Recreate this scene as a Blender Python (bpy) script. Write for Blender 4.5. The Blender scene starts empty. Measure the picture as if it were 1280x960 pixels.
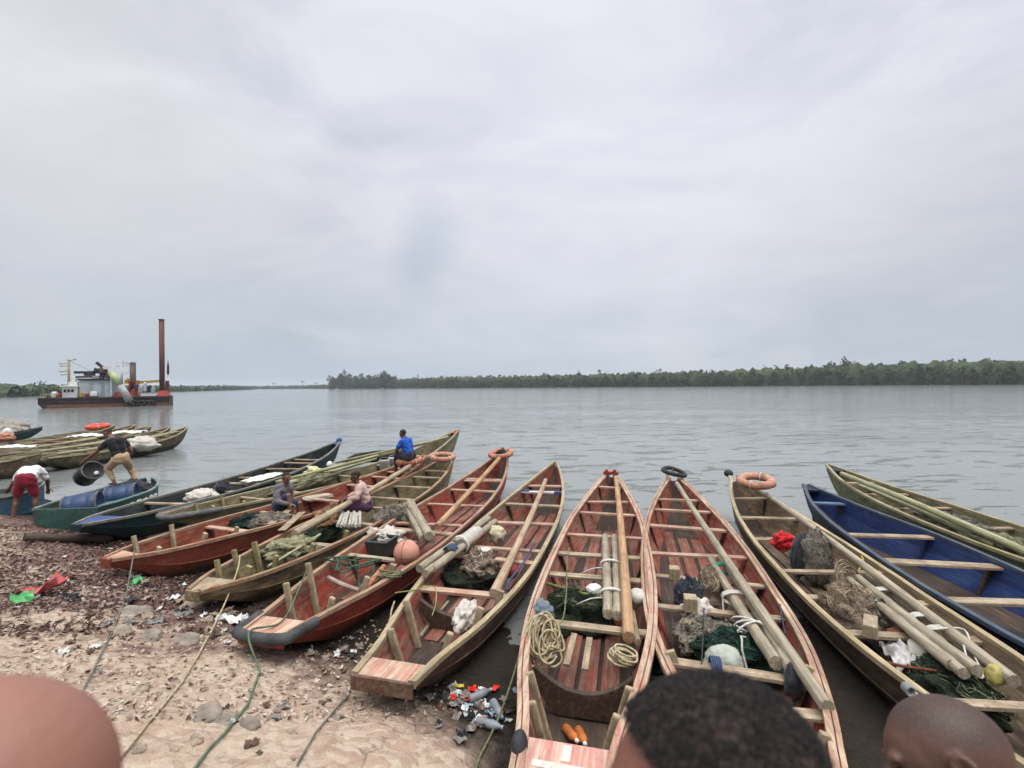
import bpy, bmesh, math, random
from mathutils import Vector, Matrix, noise, Quaternion
import numpy as np
R = random.Random(7)
V = Vector
scene = bpy.context.scene
COL = scene.collection
F = 600.0                                   # focal length in photo pixels (1280 wide)
EYE = V((0, 0, 3.0))

# ------------------------------------------------------------------ camera
up = V((-0.0107, 1, -0.003)).normalized()
fw = V((0, 0, -1)); fw = (fw - up * fw.dot(up)).normalized()
rt = fw.cross(up)
R3 = Matrix((rt, fw, up))                   # world from camera
def ray(px, py): return R3 @ V((px - 640, -(py - 480), -F))
def at_z(px, py, z):
    d = ray(px, py); return EYE + d * ((z - EYE.z) / d.z)
def at_y(px, py, y):
    d = ray(px, py); return EYE + d * (y / d.y)
cam = bpy.data.cameras.new('camera'); co = bpy.data.objects.new('camera', cam); COL.objects.link(co)
cam.sensor_width = 36; cam.lens = 36 * F / 1280; cam.clip_start = 0.02; cam.clip_end = 20000
co.matrix_world = Matrix.Translation(EYE) @ R3.to_4x4()
cam.dof.use_dof = True; cam.dof.focus_distance = 7.0; cam.dof.aperture_fstop = 3.3
scene.camera = co

# ------------------------------------------------------------------ mesh builder
def perp(d):
    a = V((0, 0, 1)) if abs(d.z) < .9 else V((1, 0, 0))
    x = d.cross(a).normalized(); return x, d.cross(x).normalized()
def catmull(pts, t):
    xs = [p[0] for p in pts]; n = len(pts)
    if t <= xs[0]: return pts[0][1]
    if t >= xs[-1]: return pts[-1][1]
    i = max(k for k in range(n - 1) if xs[k] <= t)
    def m(k):
        a, b = max(k - 1, 0), min(k + 1, n - 1)
        return (pts[b][1] - pts[a][1]) / (xs[b] - xs[a])
    h = xs[i + 1] - xs[i]; u = (t - xs[i]) / h
    return ((2*u**3 - 3*u*u + 1) * pts[i][1] + (u**3 - 2*u*u + u) * h * m(i)
            + (-2*u**3 + 3*u*u) * pts[i+1][1] + (u**3 - u*u) * h * m(i+1))
def smooth_path(pts, n):
    out = []
    P = [V(p) for p in pts]
    for s in range(len(P) - 1):
        a, b, c, d = P[max(s-1, 0)], P[s], P[s+1], P[min(s+2, len(P)-1)]
        for k in range(n):
            u = k / n
            out.append(0.5 * ((2*b) + (c-a)*u + (2*a-5*b+4*c-d)*u*u + (3*b-a-3*c+d)*u**3))
    out.append(P[-1]); return out

class MB:
    def __init__(s): s.v = []; s.f = []; s.m = []; s.s = []
    def add(s, vs, fs, m=0, sm=False):
        o = len(s.v); s.v += [tuple(x) for x in vs]
        for f in fs: s.f.append(tuple(i + o for i in f)); s.m.append(m); s.s.append(sm)
    def box(s, c, d, M=None, m=0):
        c = V(c); M = M or Matrix.Identity(3)
        vs = [c + M @ V((x*d[0]/2, y*d[1]/2, z*d[2]/2)) for x in (-1,1) for y in (-1,1) for z in (-1,1)]
        s.add(vs, [(0,1,3,2),(4,6,7,5),(0,4,5,1),(2,3,7,6),(0,2,6,4),(1,5,7,3)], m)
    def bar(s, a, b, w, h, upv=(0,0,1), m=0):
        a, b = V(a), V(b); d = (b - a).normalized(); x = d.cross(V(upv)).normalized(); z = x.cross(d)
        s.box((a+b)/2, (w, (b-a).length, h), Matrix((x, d, z)).transposed(), m)
    def tube(s, pts, r, seg=8, m=0, closed=False):
        P = [V(p) for p in pts]; n = len(P)
        rr = r if isinstance(r, (list, tuple)) else [r] * n
        vs = []; px = None
        for i in range(n):
            if closed: d = P[(i+1) % n] - P[i-1]
            else: d = P[min(i+1, n-1)] - P[max(i-1, 0)]
            d = d.normalized() if d.length > 1e-9 else V((0,0,1))
            if px is None: x, y = perp(d)
            else:
                x = (px - d * px.dot(d)); x = x.normalized() if x.length > 1e-6 else perp(d)[0]; y = d.cross(x)
            px = x
            for k in range(seg):
                a = 2*math.pi*k/seg; vs.append(P[i] + (x*math.cos(a) + y*math.sin(a)) * rr[i])
        fs = []
        for i in range(n if closed else n-1):
            j = (i+1) % n
            for k in range(seg):
                l = (k+1) % seg; fs.append((i*seg+k, i*seg+l, j*seg+l, j*seg+k))
        s.add(vs, fs, m, True)
        if not closed:
            o = len(s.v) - n*seg
            s.f.append(tuple(o + k for k in reversed(range(seg)))); s.m.append(m); s.s.append(False)
            s.f.append(tuple(o + (n-1)*seg + k for k in range(seg))); s.m.append(m); s.s.append(False)
    def ell(s, c, r, M=None, seg=14, rings=9, m=0, disp=None, keep=None):
        c = V(c); M = M or Matrix.Identity(3); vs = []; us = []
        for i in range(rings+1):
            th = math.pi*i/rings
            for k in range(seg):
                ph = 2*math.pi*k/seg
                u = V((math.sin(th)*math.cos(ph), math.sin(th)*math.sin(ph), math.cos(th)))
                q = V((u.x*r[0], u.y*r[1], u.z*r[2]))
                if disp: q = q * disp(u)
                us.append(u); vs.append(c + M @ q)
        fs = []
        for i in range(rings):
            for k in range(seg):
                l = (k+1) % seg; q = (i*seg+k, (i+1)*seg+k, (i+1)*seg+l, i*seg+l)
                if keep and not all(keep(us[j]) for j in q): continue
                if i == 0: q = (q[0], q[1], q[2])
                elif i == rings-1: q = (q[0], q[1], q[3])
                fs.append(q)
        s.add(vs, fs, m, True)
    def capsule(s, a, b, r0, r1, seg=12):
        a, b = V(a), V(b); d = b - a; L = d.length
        d = d.normalized() if L > 1e-6 else V((0,0,1))
        pts = []; rr = []
        for k in range(5):
            t = math.pi/2 * (1 - k/4); pts.append(a - d*r0*math.sin(t)); rr.append(max(r0*math.cos(t), r0*.05))
        for k in range(5):
            t = math.pi/2 * k/4; pts.append(b + d*r1*math.sin(t)); rr.append(max(r1*math.cos(t), r1*.05))
        s.tube(pts, rr, seg)
    def lathe(s, prof, M=None, c=(0,0,0), seg=16, m=0):
        c = V(c); M = M or Matrix.Identity(3); vs = []; n = len(prof)
        for (r, z) in prof:
            for k in range(seg):
                a = 2*math.pi*k/seg; vs.append(c + M @ V((r*math.cos(a), r*math.sin(a), z)))
        fs = [(i*seg+k, i*seg+(k+1)%seg, (i+1)*seg+(k+1)%seg, (i+1)*seg+k) for i in range(n-1) for k in range(seg)]
        s.add(vs, fs, m, True)
    def torus(s, c, Rr, r, M=None, seg=32, ring=12, m=0, wob=0):
        M = M or Matrix.Identity(3); c = V(c)
        s.tube([c + M @ V((math.cos(a)*Rr*(1+wob*math.sin(3*a)), math.sin(a)*Rr, wob*Rr*math.cos(2*a))) for a in [2*math.pi*k/seg for k in range(seg)]], r, ring, m, True)
    def build(s, name, mats, parent=None, origin=None, bevel=0, rot=None):
        me = bpy.data.meshes.new(name)
        vs = s.v
        if origin is not None:
            o = V(origin)
            if rot is not None:
                inv = rot.to_3x3().inverted(); vs = [tuple(inv @ (V(p) - o)) for p in vs]
            else: vs = [(p[0]-o.x, p[1]-o.y, p[2]-o.z) for p in vs]
        me.from_pydata(vs, [], s.f)
        if not isinstance(mats, (list, tuple)): mats = [mats]
        for m in mats: me.materials.append(m)
        me.polygons.foreach_set('material_index', s.m); me.polygons.foreach_set('use_smooth', s.s)
        me.update()
        ob = bpy.data.objects.new(name, me); COL.objects.link(ob)
        if origin is not None:
            ob.matrix_world = Matrix.Translation(V(origin)) @ (rot.to_3x3().to_4x4() if rot is not None else Matrix.Identity(4))
        if parent: ob.parent = parent
        if bevel:
            b = ob.modifiers.new('bevel', 'BEVEL'); b.width = bevel; b.segments = 2; b.limit_method = 'ANGLE'
        return ob
def tag(o, label, cat, group=None):
    o['label'] = label; o['category'] = cat
    if group: o['group'] = group
    return o
def kind(o, k): o['kind'] = k; return o
def empty(name, loc, yaw=0):
    o = bpy.data.objects.new(name, None); COL.objects.link(o); o.location = loc; o.rotation_euler = (0, 0, yaw)
    o.empty_display_size = .1
    return o
def rotm(x=0, y=0, z=0):
    return (Matrix.Rotation(z, 3, 'Z') @ Matrix.Rotation(y, 3, 'Y') @ Matrix.Rotation(x, 3, 'X'))
def frame_x(d, roll=0):
    """matrix whose local x runs along d"""
    d = V(d).normalized(); y = V((0,0,1)).cross(d)
    y = y.normalized() if y.length > 1e-4 else V((0,1,0)); z = d.cross(y)
    return Matrix((d, y, z)).transposed() @ Matrix.Rotation(roll, 3, 'X')
def fbm(p, s=1.0, o=4): return noise.fractal(V(p)*s, 1.0, 2.0, o)

# ------------------------------------------------------------------ materials
class NT:
    def __init__(s, nt): s.nt = nt; s.n = nt.nodes; s.l = nt.links
    def new(s, t, **kw):
        n = s.n.new(t)
        for k, v in kw.items(): setattr(n, k, v)
        return n
    def link(s, a, b): s.l.new(a, b)
    def noise(s, vec, scale, detail=4, rough=.55, dist=0.0):
        n = s.new('ShaderNodeTexNoise'); n.inputs['Scale'].default_value = scale; n.inputs['Detail'].default_value = detail
        n.inputs['Roughness'].default_value = rough; n.inputs['Distortion'].default_value = dist
        if vec is not None: s.link(vec, n.inputs['Vector'])
        return n.outputs['Fac']
    def mapping(s, vec, sc=(1,1,1), rot=(0,0,0), loc=(0,0,0)):
        n = s.new('ShaderNodeMapping'); n.inputs['Scale'].default_value = sc; n.inputs['Rotation'].default_value = rot
        n.inputs['Location'].default_value = loc
        s.link(vec, n.inputs['Vector']); return n.outputs['Vector']
    def ramp(s, fac, stops):
        n = s.new('ShaderNodeValToRGB'); e = n.color_ramp.elements
        while len(e) < len(stops): e.new(.5)
        for k, (p, c) in enumerate(stops):
            e[k].position = p
            e[k].color = (c, c, c, 1) if isinstance(c, (int, float)) else (*c, 1)
        s.link(fac, n.inputs['Fac']); return n.outputs['Color']
    def mix(s, fac, a, b, mode='MIX'):
        n = s.new('ShaderNodeMix', data_type='RGBA', blend_type=mode)
        if isinstance(fac, (int, float)): n.inputs[0].default_value = fac
        else: s.link(fac, n.inputs[0])
        for k, x in ((6, a), (7, b)):
            if isinstance(x, (tuple, list)): n.inputs[k].default_value = (*x, 1) if len(x) == 3 else x
            elif isinstance(x, (int, float)): n.inputs[k].default_value = (x, x, x, 1)
            else: s.link(x, n.inputs[k])
        return n.outputs[2]
    def math(s, op, a, b=0.0, c=None, clamp=False):
        n = s.new('ShaderNodeMath', operation=op); n.use_clamp = clamp
        for k, x in enumerate((a, b) if c is None else (a, b, c)):
            if isinstance(x, (int, float)): n.inputs[k].default_value = x
            else: s.link(x, n.inputs[k])
        return n.outputs[0]
    def bump(s, h, strength=.4, dist=.01):
        n = s.new('ShaderNodeBump'); n.inputs['Strength'].default_value = strength; n.inputs['Distance'].default_value = dist
        s.link(h, n.inputs['Height']); return n.outputs['Normal']
def material(name):
    m = bpy.data.materials.new(name); m.use_nodes = True
    t = NT(m.node_tree); b = t.n['Principled BSDF']; return m, t, b
def setc(t, b, col, rough=.7, spec=.3):
    if isinstance(col, (tuple, list)): b.inputs['Base Color'].default_value = (*col, 1)
    else: t.link(col, b.inputs['Base Color'])
    b.inputs['Roughness'].default_value = rough; b.inputs['Specular IOR Level'].default_value = spec
_mc = {}
def M_paint(name, paint, bare, wear=.45, axis='X', grime=.4, rough=.62, seed=0.0, fine=1.0, slime=False):
    m, t, b = material(name)
    tc = t.new('ShaderNodeTexCoord').outputs['Object']
    k = 10*fine; sc = {'X': (.55*fine, k, k), 'Y': (k, .55*fine, k), 'Z': (k, k, .55*fine)}[axis]
    st = t.noise(t.mapping(tc, sc, loc=(seed, seed*.7, 0)), 2.6, 6, .62)
    pa = t.noise(t.mapping(tc, (1, 1.6, 1.6), loc=(seed*1.3, 3, seed)), 2.2, 6, .65)
    s = t.math('ADD', t.math('MULTIPLY', st, .55), t.math('MULTIPLY', pa, .45))
    lo = .66 - .4*wear
    fac = t.ramp(s, [(max(lo-.05, 0), 0), (min(lo+.10, 1), 1)])
    hue = t.mix(t.noise(tc, 1.1, 3), [c*.72 for c in paint], [min(c*1.25, .9) for c in paint])
    wd = t.mix(t.ramp(st, [(.3, 0), (.7, 1)]), [c*.6 for c in bare], [min(c*1.2, .8) for c in bare])
    c = t.mix(fac, hue, wd)
    g = t.ramp(t.noise(t.mapping(tc, (.8, 1.4, 2.2), loc=(5, seed, 1)), 3.1, 7, .7), [(.38, 0), (.64, min(grime*1.35, .8))])
    c = t.mix(g, c, (.030, .022, .016))
    sp = t.ramp(t.noise(t.mapping(tc, (1, 1, 1), loc=(seed, 8, 3)), 17, 3, .7), [(.60, 0), (.70, .55)])
    c = t.mix(sp, c, (.05, .038, .028))
    scratch = t.ramp(t.noise(t.mapping(tc, sc, loc=(2, seed, 9)), 9, 3, .6), [(.60, 0), (.68, .45)])
    c = t.mix(scratch, c, [min(x*1.4, .75) for x in bare])
    if slime:                                   # weed and mud grown on the planks round the water line
        sz = t.new('ShaderNodeSeparateXYZ'); t.link(tc, sz.inputs[0])
        lv = t.math('ADD', sz.outputs['Z'], t.math('MULTIPLY', t.math('SUBTRACT', t.noise(t.mapping(tc, (2.5, 2.5, 1)), 2.4, 6, .7), .5), .34))
        c = t.mix(t.ramp(lv, [(.10, .88), (.26, 0)]), c, t.mix(t.noise(tc, 6, 3), (.022, .020, .013), (.055, .045, .03)))
    setc(t, b, c, rough, .25)
    h = t.math('ADD', t.math('MULTIPLY', st, .8), t.math('MULTIPLY', t.noise(tc, 26, 4), .3))
    t.link(t.bump(h, .55, .012), b.inputs['Normal'])
    return m
def M_plain(name, col, rough=.6, var=.25, scale=8, bump=.15, dist=.01, spec=.3, metal=0, dirt=.25, col2=None):
    m, t, b = material(name)
    tc = t.new('ShaderNodeTexCoord').outputs['Object']
    n = t.noise(tc, scale, 5, .6)
    c2 = col2 or [max(c*(1-2*var), 0) for c in col]
    c = t.mix(t.ramp(n, [(.3, 0), (.7, 1)]), c2, [min(x*(1+var*.5), .9) for x in col])
    if dirt:
        g = t.ramp(t.noise(t.mapping(tc, (1, 1, 1), loc=(4, 2, 7)), scale*.6, 6, .7), [(.5, 0), (.75, dirt)])
        c = t.mix(g, c, (.06, .05, .035))
    setc(t, b, c, rough, spec); b.inputs['Metallic'].default_value = metal
    if bump: t.link(t.bump(t.noise(tc, scale*4, 5), bump, dist), b.inputs['Normal'])
    return m
def M_bamboo(name, col):
    m, t, b = material(name)
    tc = t.new('ShaderNodeTexCoord').outputs['Object']
    st = t.noise(t.mapping(tc, (.8, 22, 22)), 2.2, 5)
    pt = t.noise(t.mapping(tc, (2.2, 3, 3)), 2.5, 5, .65)
    c = t.mix(t.ramp(st, [(.35, 0), (.65, 1)]), [x*.55 for x in col], [min(x*1.15, .8) for x in col])
    c = t.mix(t.ramp(pt, [(.45, 0), (.75, .7)]), c, [x*.38 for x in col])
    setc(t, b, c, .6, .3); t.link(t.bump(st, .4, .006), b.inputs['Normal'])
    return m
def M_cloth(name, col, scale=60):
    m, t, b = material(name)
    tc = t.new('ShaderNodeTexCoord').outputs['Object']
    n = t.noise(tc, 9, 5, .6)
    c = t.mix(t.ramp(n, [(.3, 0), (.75, 1)]), [x*.75 for x in col], [min(x*1.1, .9) for x in col])
    setc(t, b, c, .85, .15); b.inputs['Sheen Weight'].default_value = .2
    h = t.math('ADD', t.noise(tc, 14, 4, .6, .6), t.math('MULTIPLY', t.noise(tc, scale, 2), .15))
    t.link(t.bump(h, .7, .02), b.inputs['Normal'])
    return m
def M_net(name, col, hi):
    m, t, b = material(name)
    tc = t.new('ShaderNodeTexCoord').outputs['Object']
    v = t.new('ShaderNodeTexVoronoi', feature='DISTANCE_TO_EDGE'); v.inputs['Scale'].default_value = 34
    t.link(t.mapping(tc, (1, 1, 1)), v.inputs['Vector'])
    line = t.ramp(v.outputs['Distance'], [(.03, 1), (.12, 0)])
    n = t.noise(tc, 7, 5, .65)
    st = t.noise(t.mapping(tc, (30, 3, 14), rot=(.3, .2, .6)), 2.0, 4)
    c = t.mix(t.ramp(n, [(.35, 0), (.68, 1)]), col, hi)
    c = t.mix(t.ramp(st, [(.4, .0), (.7, .55)]), c, [x*.4 for x in col])
    c = t.mix(t.math('MULTIPLY', line, .35), c, [min(x*1.6+.02, .8) for x in hi])
    setc(t, b, c, .8, .2)
    h = t.math('ADD', line, t.math('MULTIPLY', st, 1.2))
    t.link(t.bump(h, .9, .02), b.inputs['Normal'])
    return m
def M_skin(name, col, bumpy=.25):
    m, t, b = material(name)
    tc = t.new('ShaderNodeTexCoord').outputs['Object']
    n = t.noise(tc, 12, 4)
    c = t.mix(n, [x*.8 for x in col], [min(x*1.2, 1) for x in col])
    setc(t, b, c, .48, .4)
    t.link(t.bump(t.noise(tc, 160, 3), bumpy, .003), b.inputs['Normal'])
    b.inputs['Subsurface Weight'].default_value = .06; b.inputs['Subsurface Radius'].default_value = (.01, .004, .002)
    return m
WOOD = M_paint('bare_wood_cross', (.30,.225,.15), (.44,.35,.24), .5, 'Y', .38)
WOODX = M_paint('bare_wood_long', (.30,.22,.145), (.43,.34,.23), .5, 'X', .42)
WOODZ = M_paint('bare_wood_post', (.36,.29,.18), (.43,.35,.23), .5, 'Z', .35, fine=1.4)
POSTY = M_paint('yellow_post_wood', (.28,.24,.10), (.34,.28,.17), .4, 'Z', .35, fine=1.4)
PINKX = M_paint('pink_worn_wood_long', (.42,.17,.12), (.50,.36,.26), .6, 'X', .25)
PINKY = M_paint('pink_worn_wood_cross', (.40,.15,.11), (.48,.34,.25), .6, 'Y', .25)
DARKW = M_paint('dark_wet_wood', (.05,.035,.025), (.12,.08,.055), .4, 'X', .5)
BAMB = M_bamboo('weathered_bamboo', (.36,.31,.225))
BAMBG = M_bamboo('greenish_bamboo', (.36,.35,.20))
POLEO = M_bamboo('fresh_pole', (.46,.28,.15))
ROPEC = M_plain('cream_rope', (.50,.42,.26), .9, .3, 30, .6, .01)
ROPEG = M_plain('green_rope', (.045,.13,.08), .8, .3, 30, .5, .01)
ROPEO = M_plain('olive_rope', (.20,.22,.12), .85, .3, 30, .5, .01)
ROPEB = M_plain('blue_rope', (.05,.085,.16), .8, .3, 30, .5, .01)
ROPEW = M_plain('white_cord', (.62,.60,.54), .8, .2, 30, .4, .01)
ROPEK = M_plain('dark_rope', (.05,.055,.05), .85, .3, 30, .5, .01)
RUBBER = M_plain('black_rubber', (.035,.037,.04), .7, .3, 10, .3, .01, dirt=.3)
RUBBERG = M_plain('grey_rubber', (.13,.13,.13), .75, .3, 8, .3, .01, dirt=.3)
BUOY = M_plain('faded_orange_foam', (.47,.19,.11), .75, .3, 7, .4, .01, dirt=.55)
BUOYP = M_plain('pale_orange_foam', (.50,.25,.17), .75, .28, 7, .3, .01, dirt=.5)
BUOYR = M_plain('bright_red_foam', (.62,.10,.05), .6, .15, 9, .3, .01, dirt=.15)
FOAM = M_plain('weathered_foam', (.66,.63,.56), .85, .15, 7, .5, .015, dirt=.4)
WHITEP = M_plain('white_plastic', (.72,.72,.70), .45, .1, 5, .1, .005, dirt=.25)
BLUEP = M_plain('blue_plastic', (.05,.12,.32), .4, .25, 5, .15, .005, dirt=.3)
NETB = M_net('brown_net', (.17,.12,.085), (.34,.26,.19))
NETG = M_net('grey_net', (.13,.115,.095), (.32,.285,.235))
NETK = M_net('black_green_net', (.008,.014,.009), (.04,.055,.028))
NETGR = M_net('green_net', (.008,.022,.017), (.022,.06,.045))
SACK = M_cloth('pale_sack', (.55,.51,.45))
REDC = M_cloth('red_cloth', (.55,.015,.02))
BLACKC = M_cloth('charcoal_cloth', (.035,.037,.045))
YELP = M_plain('yellow_plastic', (.46,.41,.12), .5, .2, 6, .1, .005, dirt=.4)
ORANGEP = M_plain('orange_plastic', (.55,.17,.04), .45, .2, 6, .1, .005, dirt=.4)
# ------------------------------------------------------------------ canoes
WPTS = [(0,.30),(.06,.50),(.14,.72),(.25,.92),(.38,1.0),(.55,.98),(.70,.86),(.82,.64),(.91,.40),(.97,.18),(1,.05)]
FLOORM = M_paint('dirty_bilge_wood', (.045,.030,.022), (.11,.075,.055), .35, 'X', .55, seed=80)
FLOORB = M_paint('dirty_floor_board', (.10,.065,.045), (.19,.14,.10), .45, 'X', .55, seed=81)
FLOORR = M_paint('dirty_red_floor_board', (.24,.062,.042), (.27,.16,.12), .42, 'X', .42, seed=82)
class Boat:
    """a plank canoe: x runs from stern (0) to bow (L), heights are above the water"""
    def __init__(s, stern, bow, B, hs=.55, hm=.5, hb=1.0, wp=None, w0=.3, bl=.05):
        s.S, s.E = V((stern.x, stern.y, 0)), V((bow.x, bow.y, 0))
        d = s.E - s.S; s.L = d.length; s.yaw = math.atan2(d.y, d.x); s.d = d.normalized(); s.n = V((-s.d.y, s.d.x, 0))
        s.B = B; s.hs, s.hm, s.hb = hs, hm, hb
        s.wp = wp or [(0, w0)] + WPTS[1:-1] + [(1, bl)]
        s.M = Matrix.Translation(s.S) @ Matrix.Rotation(s.yaw, 4, 'Z')
    def w(s, t): return max(catmull(s.wp, t) * s.B / 2 * (1 + .022*noise.noise(V((t*5, s.L*7, 1)))), .02)
    def g(s, t): return .016*noise.noise(V((t*4.5, s.L*5, 4))) + catmull([(0, s.hs), (.15, s.hs-.03), (.42, s.hm), (.68, s.hm+.09), (.86, s.hm+(s.hb-s.hm)*.52), (1, s.hb)], t)
    def k(s, t): return catmull([(0, s.hs-.13), (.03, s.hs-.24), (.09, .04), (.17, -.08), (.7, -.08), (.85, .04), (.95, s.hb*.40), (1, s.hb-.2)], t)
    def floor(s, t): return max(s.k(t) + .05, .035)
    def loc(s, t, lat=0, z=0): return V((t*s.L, lat*s.w(t), s.g(t)+z))          # local, relative to the gunwale plane
    def W(s, t, lat=0, z=0): return s.M @ s.loc(t, lat, z)                        # world
    def Wf(s, t, lat=0, z=0):                                                     # world, above the floor
        return s.M @ V((t*s.L, lat*s.w(t), s.floor(t)+z))
    def tl(s, P):
        q = P - s.S; t = q.dot(s.d)/s.L; return t, q.dot(s.n)/s.w(min(max(t, 0), 1))
    def on(s, px, py, dz=0.0):
        z = s.hm
        for _ in range(6):
            P = at_z(px, py, z); t, l = s.tl(P); z = s.g(min(max(t, 0), 1)) + dz
        return t, l
    def at(s, px, py, dz=0.0):
        z = s.hm
        for _ in range(6):
            P = at_z(px, py, z); t, l = s.tl(P); z = s.g(min(max(t, 0), 1)) + dz
        return P
    def fl(s, px, py, dz=0.0):
        z = .05
        for _ in range(6):
            P = at_z(px, py, z); t, l = s.tl(P); z = s.floor(min(max(t, 0), 1)) + dz
        return P
def hull_mesh(b, ext, inn, n=44):
    mb = MB(); rows = []
    th = .024
    for i in range(n+1):
        t = i/n; x = t*b.L; w, g, k = b.w(t), b.g(t), b.k(t); f = min(b.floor(t), g-.05)
        h = g - k; wm = w*.885; bw = w*.60
        wob = .006*noise.noise(V((t*9, b.L, 0)))
        out = [(0, k), (bw, k+.02), (wm+.014+wob, k+h*.50), (wm+wob, k+h*.515), (w, g)]
        def iw(z):                                   # inner half width at height z
            u = (z-k)/h
            if u < .5: a = bw + (wm-bw)*max(u, 0)/.5
            else: a = wm + (w-wm)*(u-.5)/.5
            return max(a - th, .006)
        zs = [g, f+(g-f)*.5, f+.015, f]
        inner = [(iw(zs[0]), zs[0]), (iw(zs[1]), zs[1]), (max(iw(zs[2])-.01, .004), zs[2]), (0, zs[3])]
        ring = [(x, -y, z) for (y, z) in reversed(out)]
        # left side mirrored: gunwale(-w) .. keel .. gunwale(+w), then inner back
        ring += [(x, y, z) for (y, z) in out[1:]]
        ring += [(x, y, z) for (y, z) in inner]
        ring += [(x, -y, z) for (y, z) in reversed(inner[:-1])]
        rows.append(ring)
    m = len(rows[0]); vs = [p for r in rows for p in r]; no = 9
    fs = [[], []]
    for i in range(n):
        for j in range(m):
            l = (j+1) % m; q = (i*m+j, (i+1)*m+j, (i+1)*m+l, i*m+l)
            fs[0 if j < no-1 else 1].append(q)
    o = 0
    mb.add(vs, fs[0], 0, False)
    for q in fs[1]:
        j = min(a % m for a in q) if not any(a % m == m-1 for a in q) else m-1
        mb.f.append(q); mb.m.append(2 if no+2 <= j <= no+3 else 1); mb.s.append(False)
    # outer caps
    for i in (0, n):
        a = [i*m+j for j in range(m)]
        mb.f.append(tuple(a if i == n else reversed(a))); mb.m.append(0); mb.s.append(False)
    return mb
def sweep_rail(mb, b, side, y0, y1, z0, z1, t0=0.0, t1=1.0, n=44, m=0):
    vs = []; 
    for i in range(n+1):
        t = t0 + (t1-t0)*i/n; w, g = b.w(t), b.g(t)
        jz = .004*noise.noise(V((t*14, side, 3)))
        for (y, z) in ((y0, z0), (y1, z0), (y1, z1), (y0, z1)):
            vs.append((t*b.L, side*max(w+y, .004), g+z+jz))
    fs = [(i*4+j, (i+1)*4+j, (i+1)*4+(j+1) % 4, i*4+(j+1) % 4) for i in range(n) for j in range(4)]
    fs += [(3,2,1,0), tuple(n*4+j for j in range(4))]
    mb.add(vs, fs, m)
def canoe(b, label, ext, inn, rail, thw, thwarts, group='fishing canoes moored with sterns to the shore',
          posts=(), deck=None, ribs=True, doublerail=False, floorboards=True, bulkhead=None, thwmats=None, bowdeck=None, detail=True, tw=.12):
    root = empty('canoe', b.S, b.yaw); tag(root, label, 'canoe', group)
    hull_mesh(b, ext, inn).build('hull', [ext, inn, FLOORM], root)
    for sd in (1, -1):
        mb = MB()
        if doublerail:
            sweep_rail(mb, b, sd, .004, .042, -.04, .012); sweep_rail(mb, b, sd, -.055, -.004, -.03, .016)
        else: sweep_rail(mb, b, sd, -.036, .028, -.038, .016)
        mb.build('gunwale', rail, root, bevel=.006)
    for i, t in enumerate(thwarts):
        mt = (thwmats or {}).get(i, thw); skew = R.uniform(-.05, .05)
        w = b.w(t) - .03; g = b.g(t); mb = MB(); j = R.uniform(-.02, .02)
        wd = tw*R.uniform(.8, 1.15)
        zt = g-.05 + R.uniform(-.012, .004)
        mb.bar((t*b.L-skew, -w, zt-.016+j*.4), (t*b.L+skew, w, zt-.016-j*.4), wd, .036)
        mb.build('thwart', mt, root, bevel=.005)
        if ribs and detail:
            for sd in (1, -1):
                mb = MB(); x = t*b.L + .03; f = b.floor(t)
                h = b.g(t)-b.k(t); wm = b.w(t)*.885
                u = (zt-.036-b.k(t))/h
                y2 = wm + (b.w(t)-wm)*max(u-.5, 0)/.5 - .045
                mb.bar((x, sd*(wm*.80), f+.02), (x, sd*y2, zt-.04), .055, .035, (0, sd, 0))
                mb.build('rib', inn if i % 2 else DARKW, root)
    if floorboards and detail:
        for k in range(3):
            t0 = .16 + R.uniform(0, .03); t1 = .84 - R.uniform(0, .05); y = (k-1)*.21*b.B/1.35; n = 12; vs = []; wd = .085
            mb = MB()
            for i in range(n+1):
                t = t0 + (t1-t0)*i/n; z = b.floor(t) + .012 + .01*k*0
                for (dy, dz) in ((-wd, 0), (wd, 0), (wd, .014), (-wd, .014)): vs.append((t*b.L, y+dy, z+dz))
            fs = [(i*4+j, (i+1)*4+j, (i+1)*4+(j+1) % 4, i*4+(j+1) % 4) for i in range(n) for j in range(4)] + [(3,2,1,0), tuple(n*4+j for j in range(4))]
            mb.add(vs, fs); mb.build('floorboard', inn if 'navy' in inn.name else (FLOORR if 'red' in inn.name else FLOORB), root)
    # stern deck
    if deck:
        dm, dl = deck; t1 = dl; mb = MB(); n = 4; vs = []
        for i in range(n+1):
            t = t1*i/n; w = b.w(t)-.037; g = b.g(t)-.004
            for (y, z) in ((-w, -.03), (w, -.03), (w, 0), (-w, 0)): vs.append((t*b.L-.004*(i == 0), y, g+z))
        fs = [(i*4+j, (i+1)*4+j, (i+1)*4+(j+1) % 4, i*4+(j+1) % 4) for i in range(n) for j in range(4)] + [(3,2,1,0), tuple(n*4+j for j in range(4))]
        mb.add(vs, fs); mb.build('stern_deck', dm, root)
        mb = MB(); w = b.w(0)+.012
        mb.bar((-.02, -w, b.g(0)-.055), (-.02, w, b.g(0)-.055), .034, .13); mb.build('transom', ext, root, bevel=.006)
    if bowdeck:
        mb = MB(); t0 = bowdeck[1]; n = 5; vs = []
        for i in range(n+1):
            t = t0 + (1-t0)*i/n; w = max(b.w(t)-.035, .01); g = b.g(t)-.006
            for (y, z) in ((-w, -.03), (w, -.03), (w, 0), (-w, 0)): vs.append((t*b.L, y, g+z))
        fs = [(i*4+j, (i+1)*4+j, (i+1)*4+(j+1) % 4, i*4+(j+1) % 4) for i in range(n) for j in range(4)] + [(3,2,1,0), tuple(n*4+j for j in range(4))]
        mb.add(vs, fs); mb.build('bow_deck', bowdeck[0], root)
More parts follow.
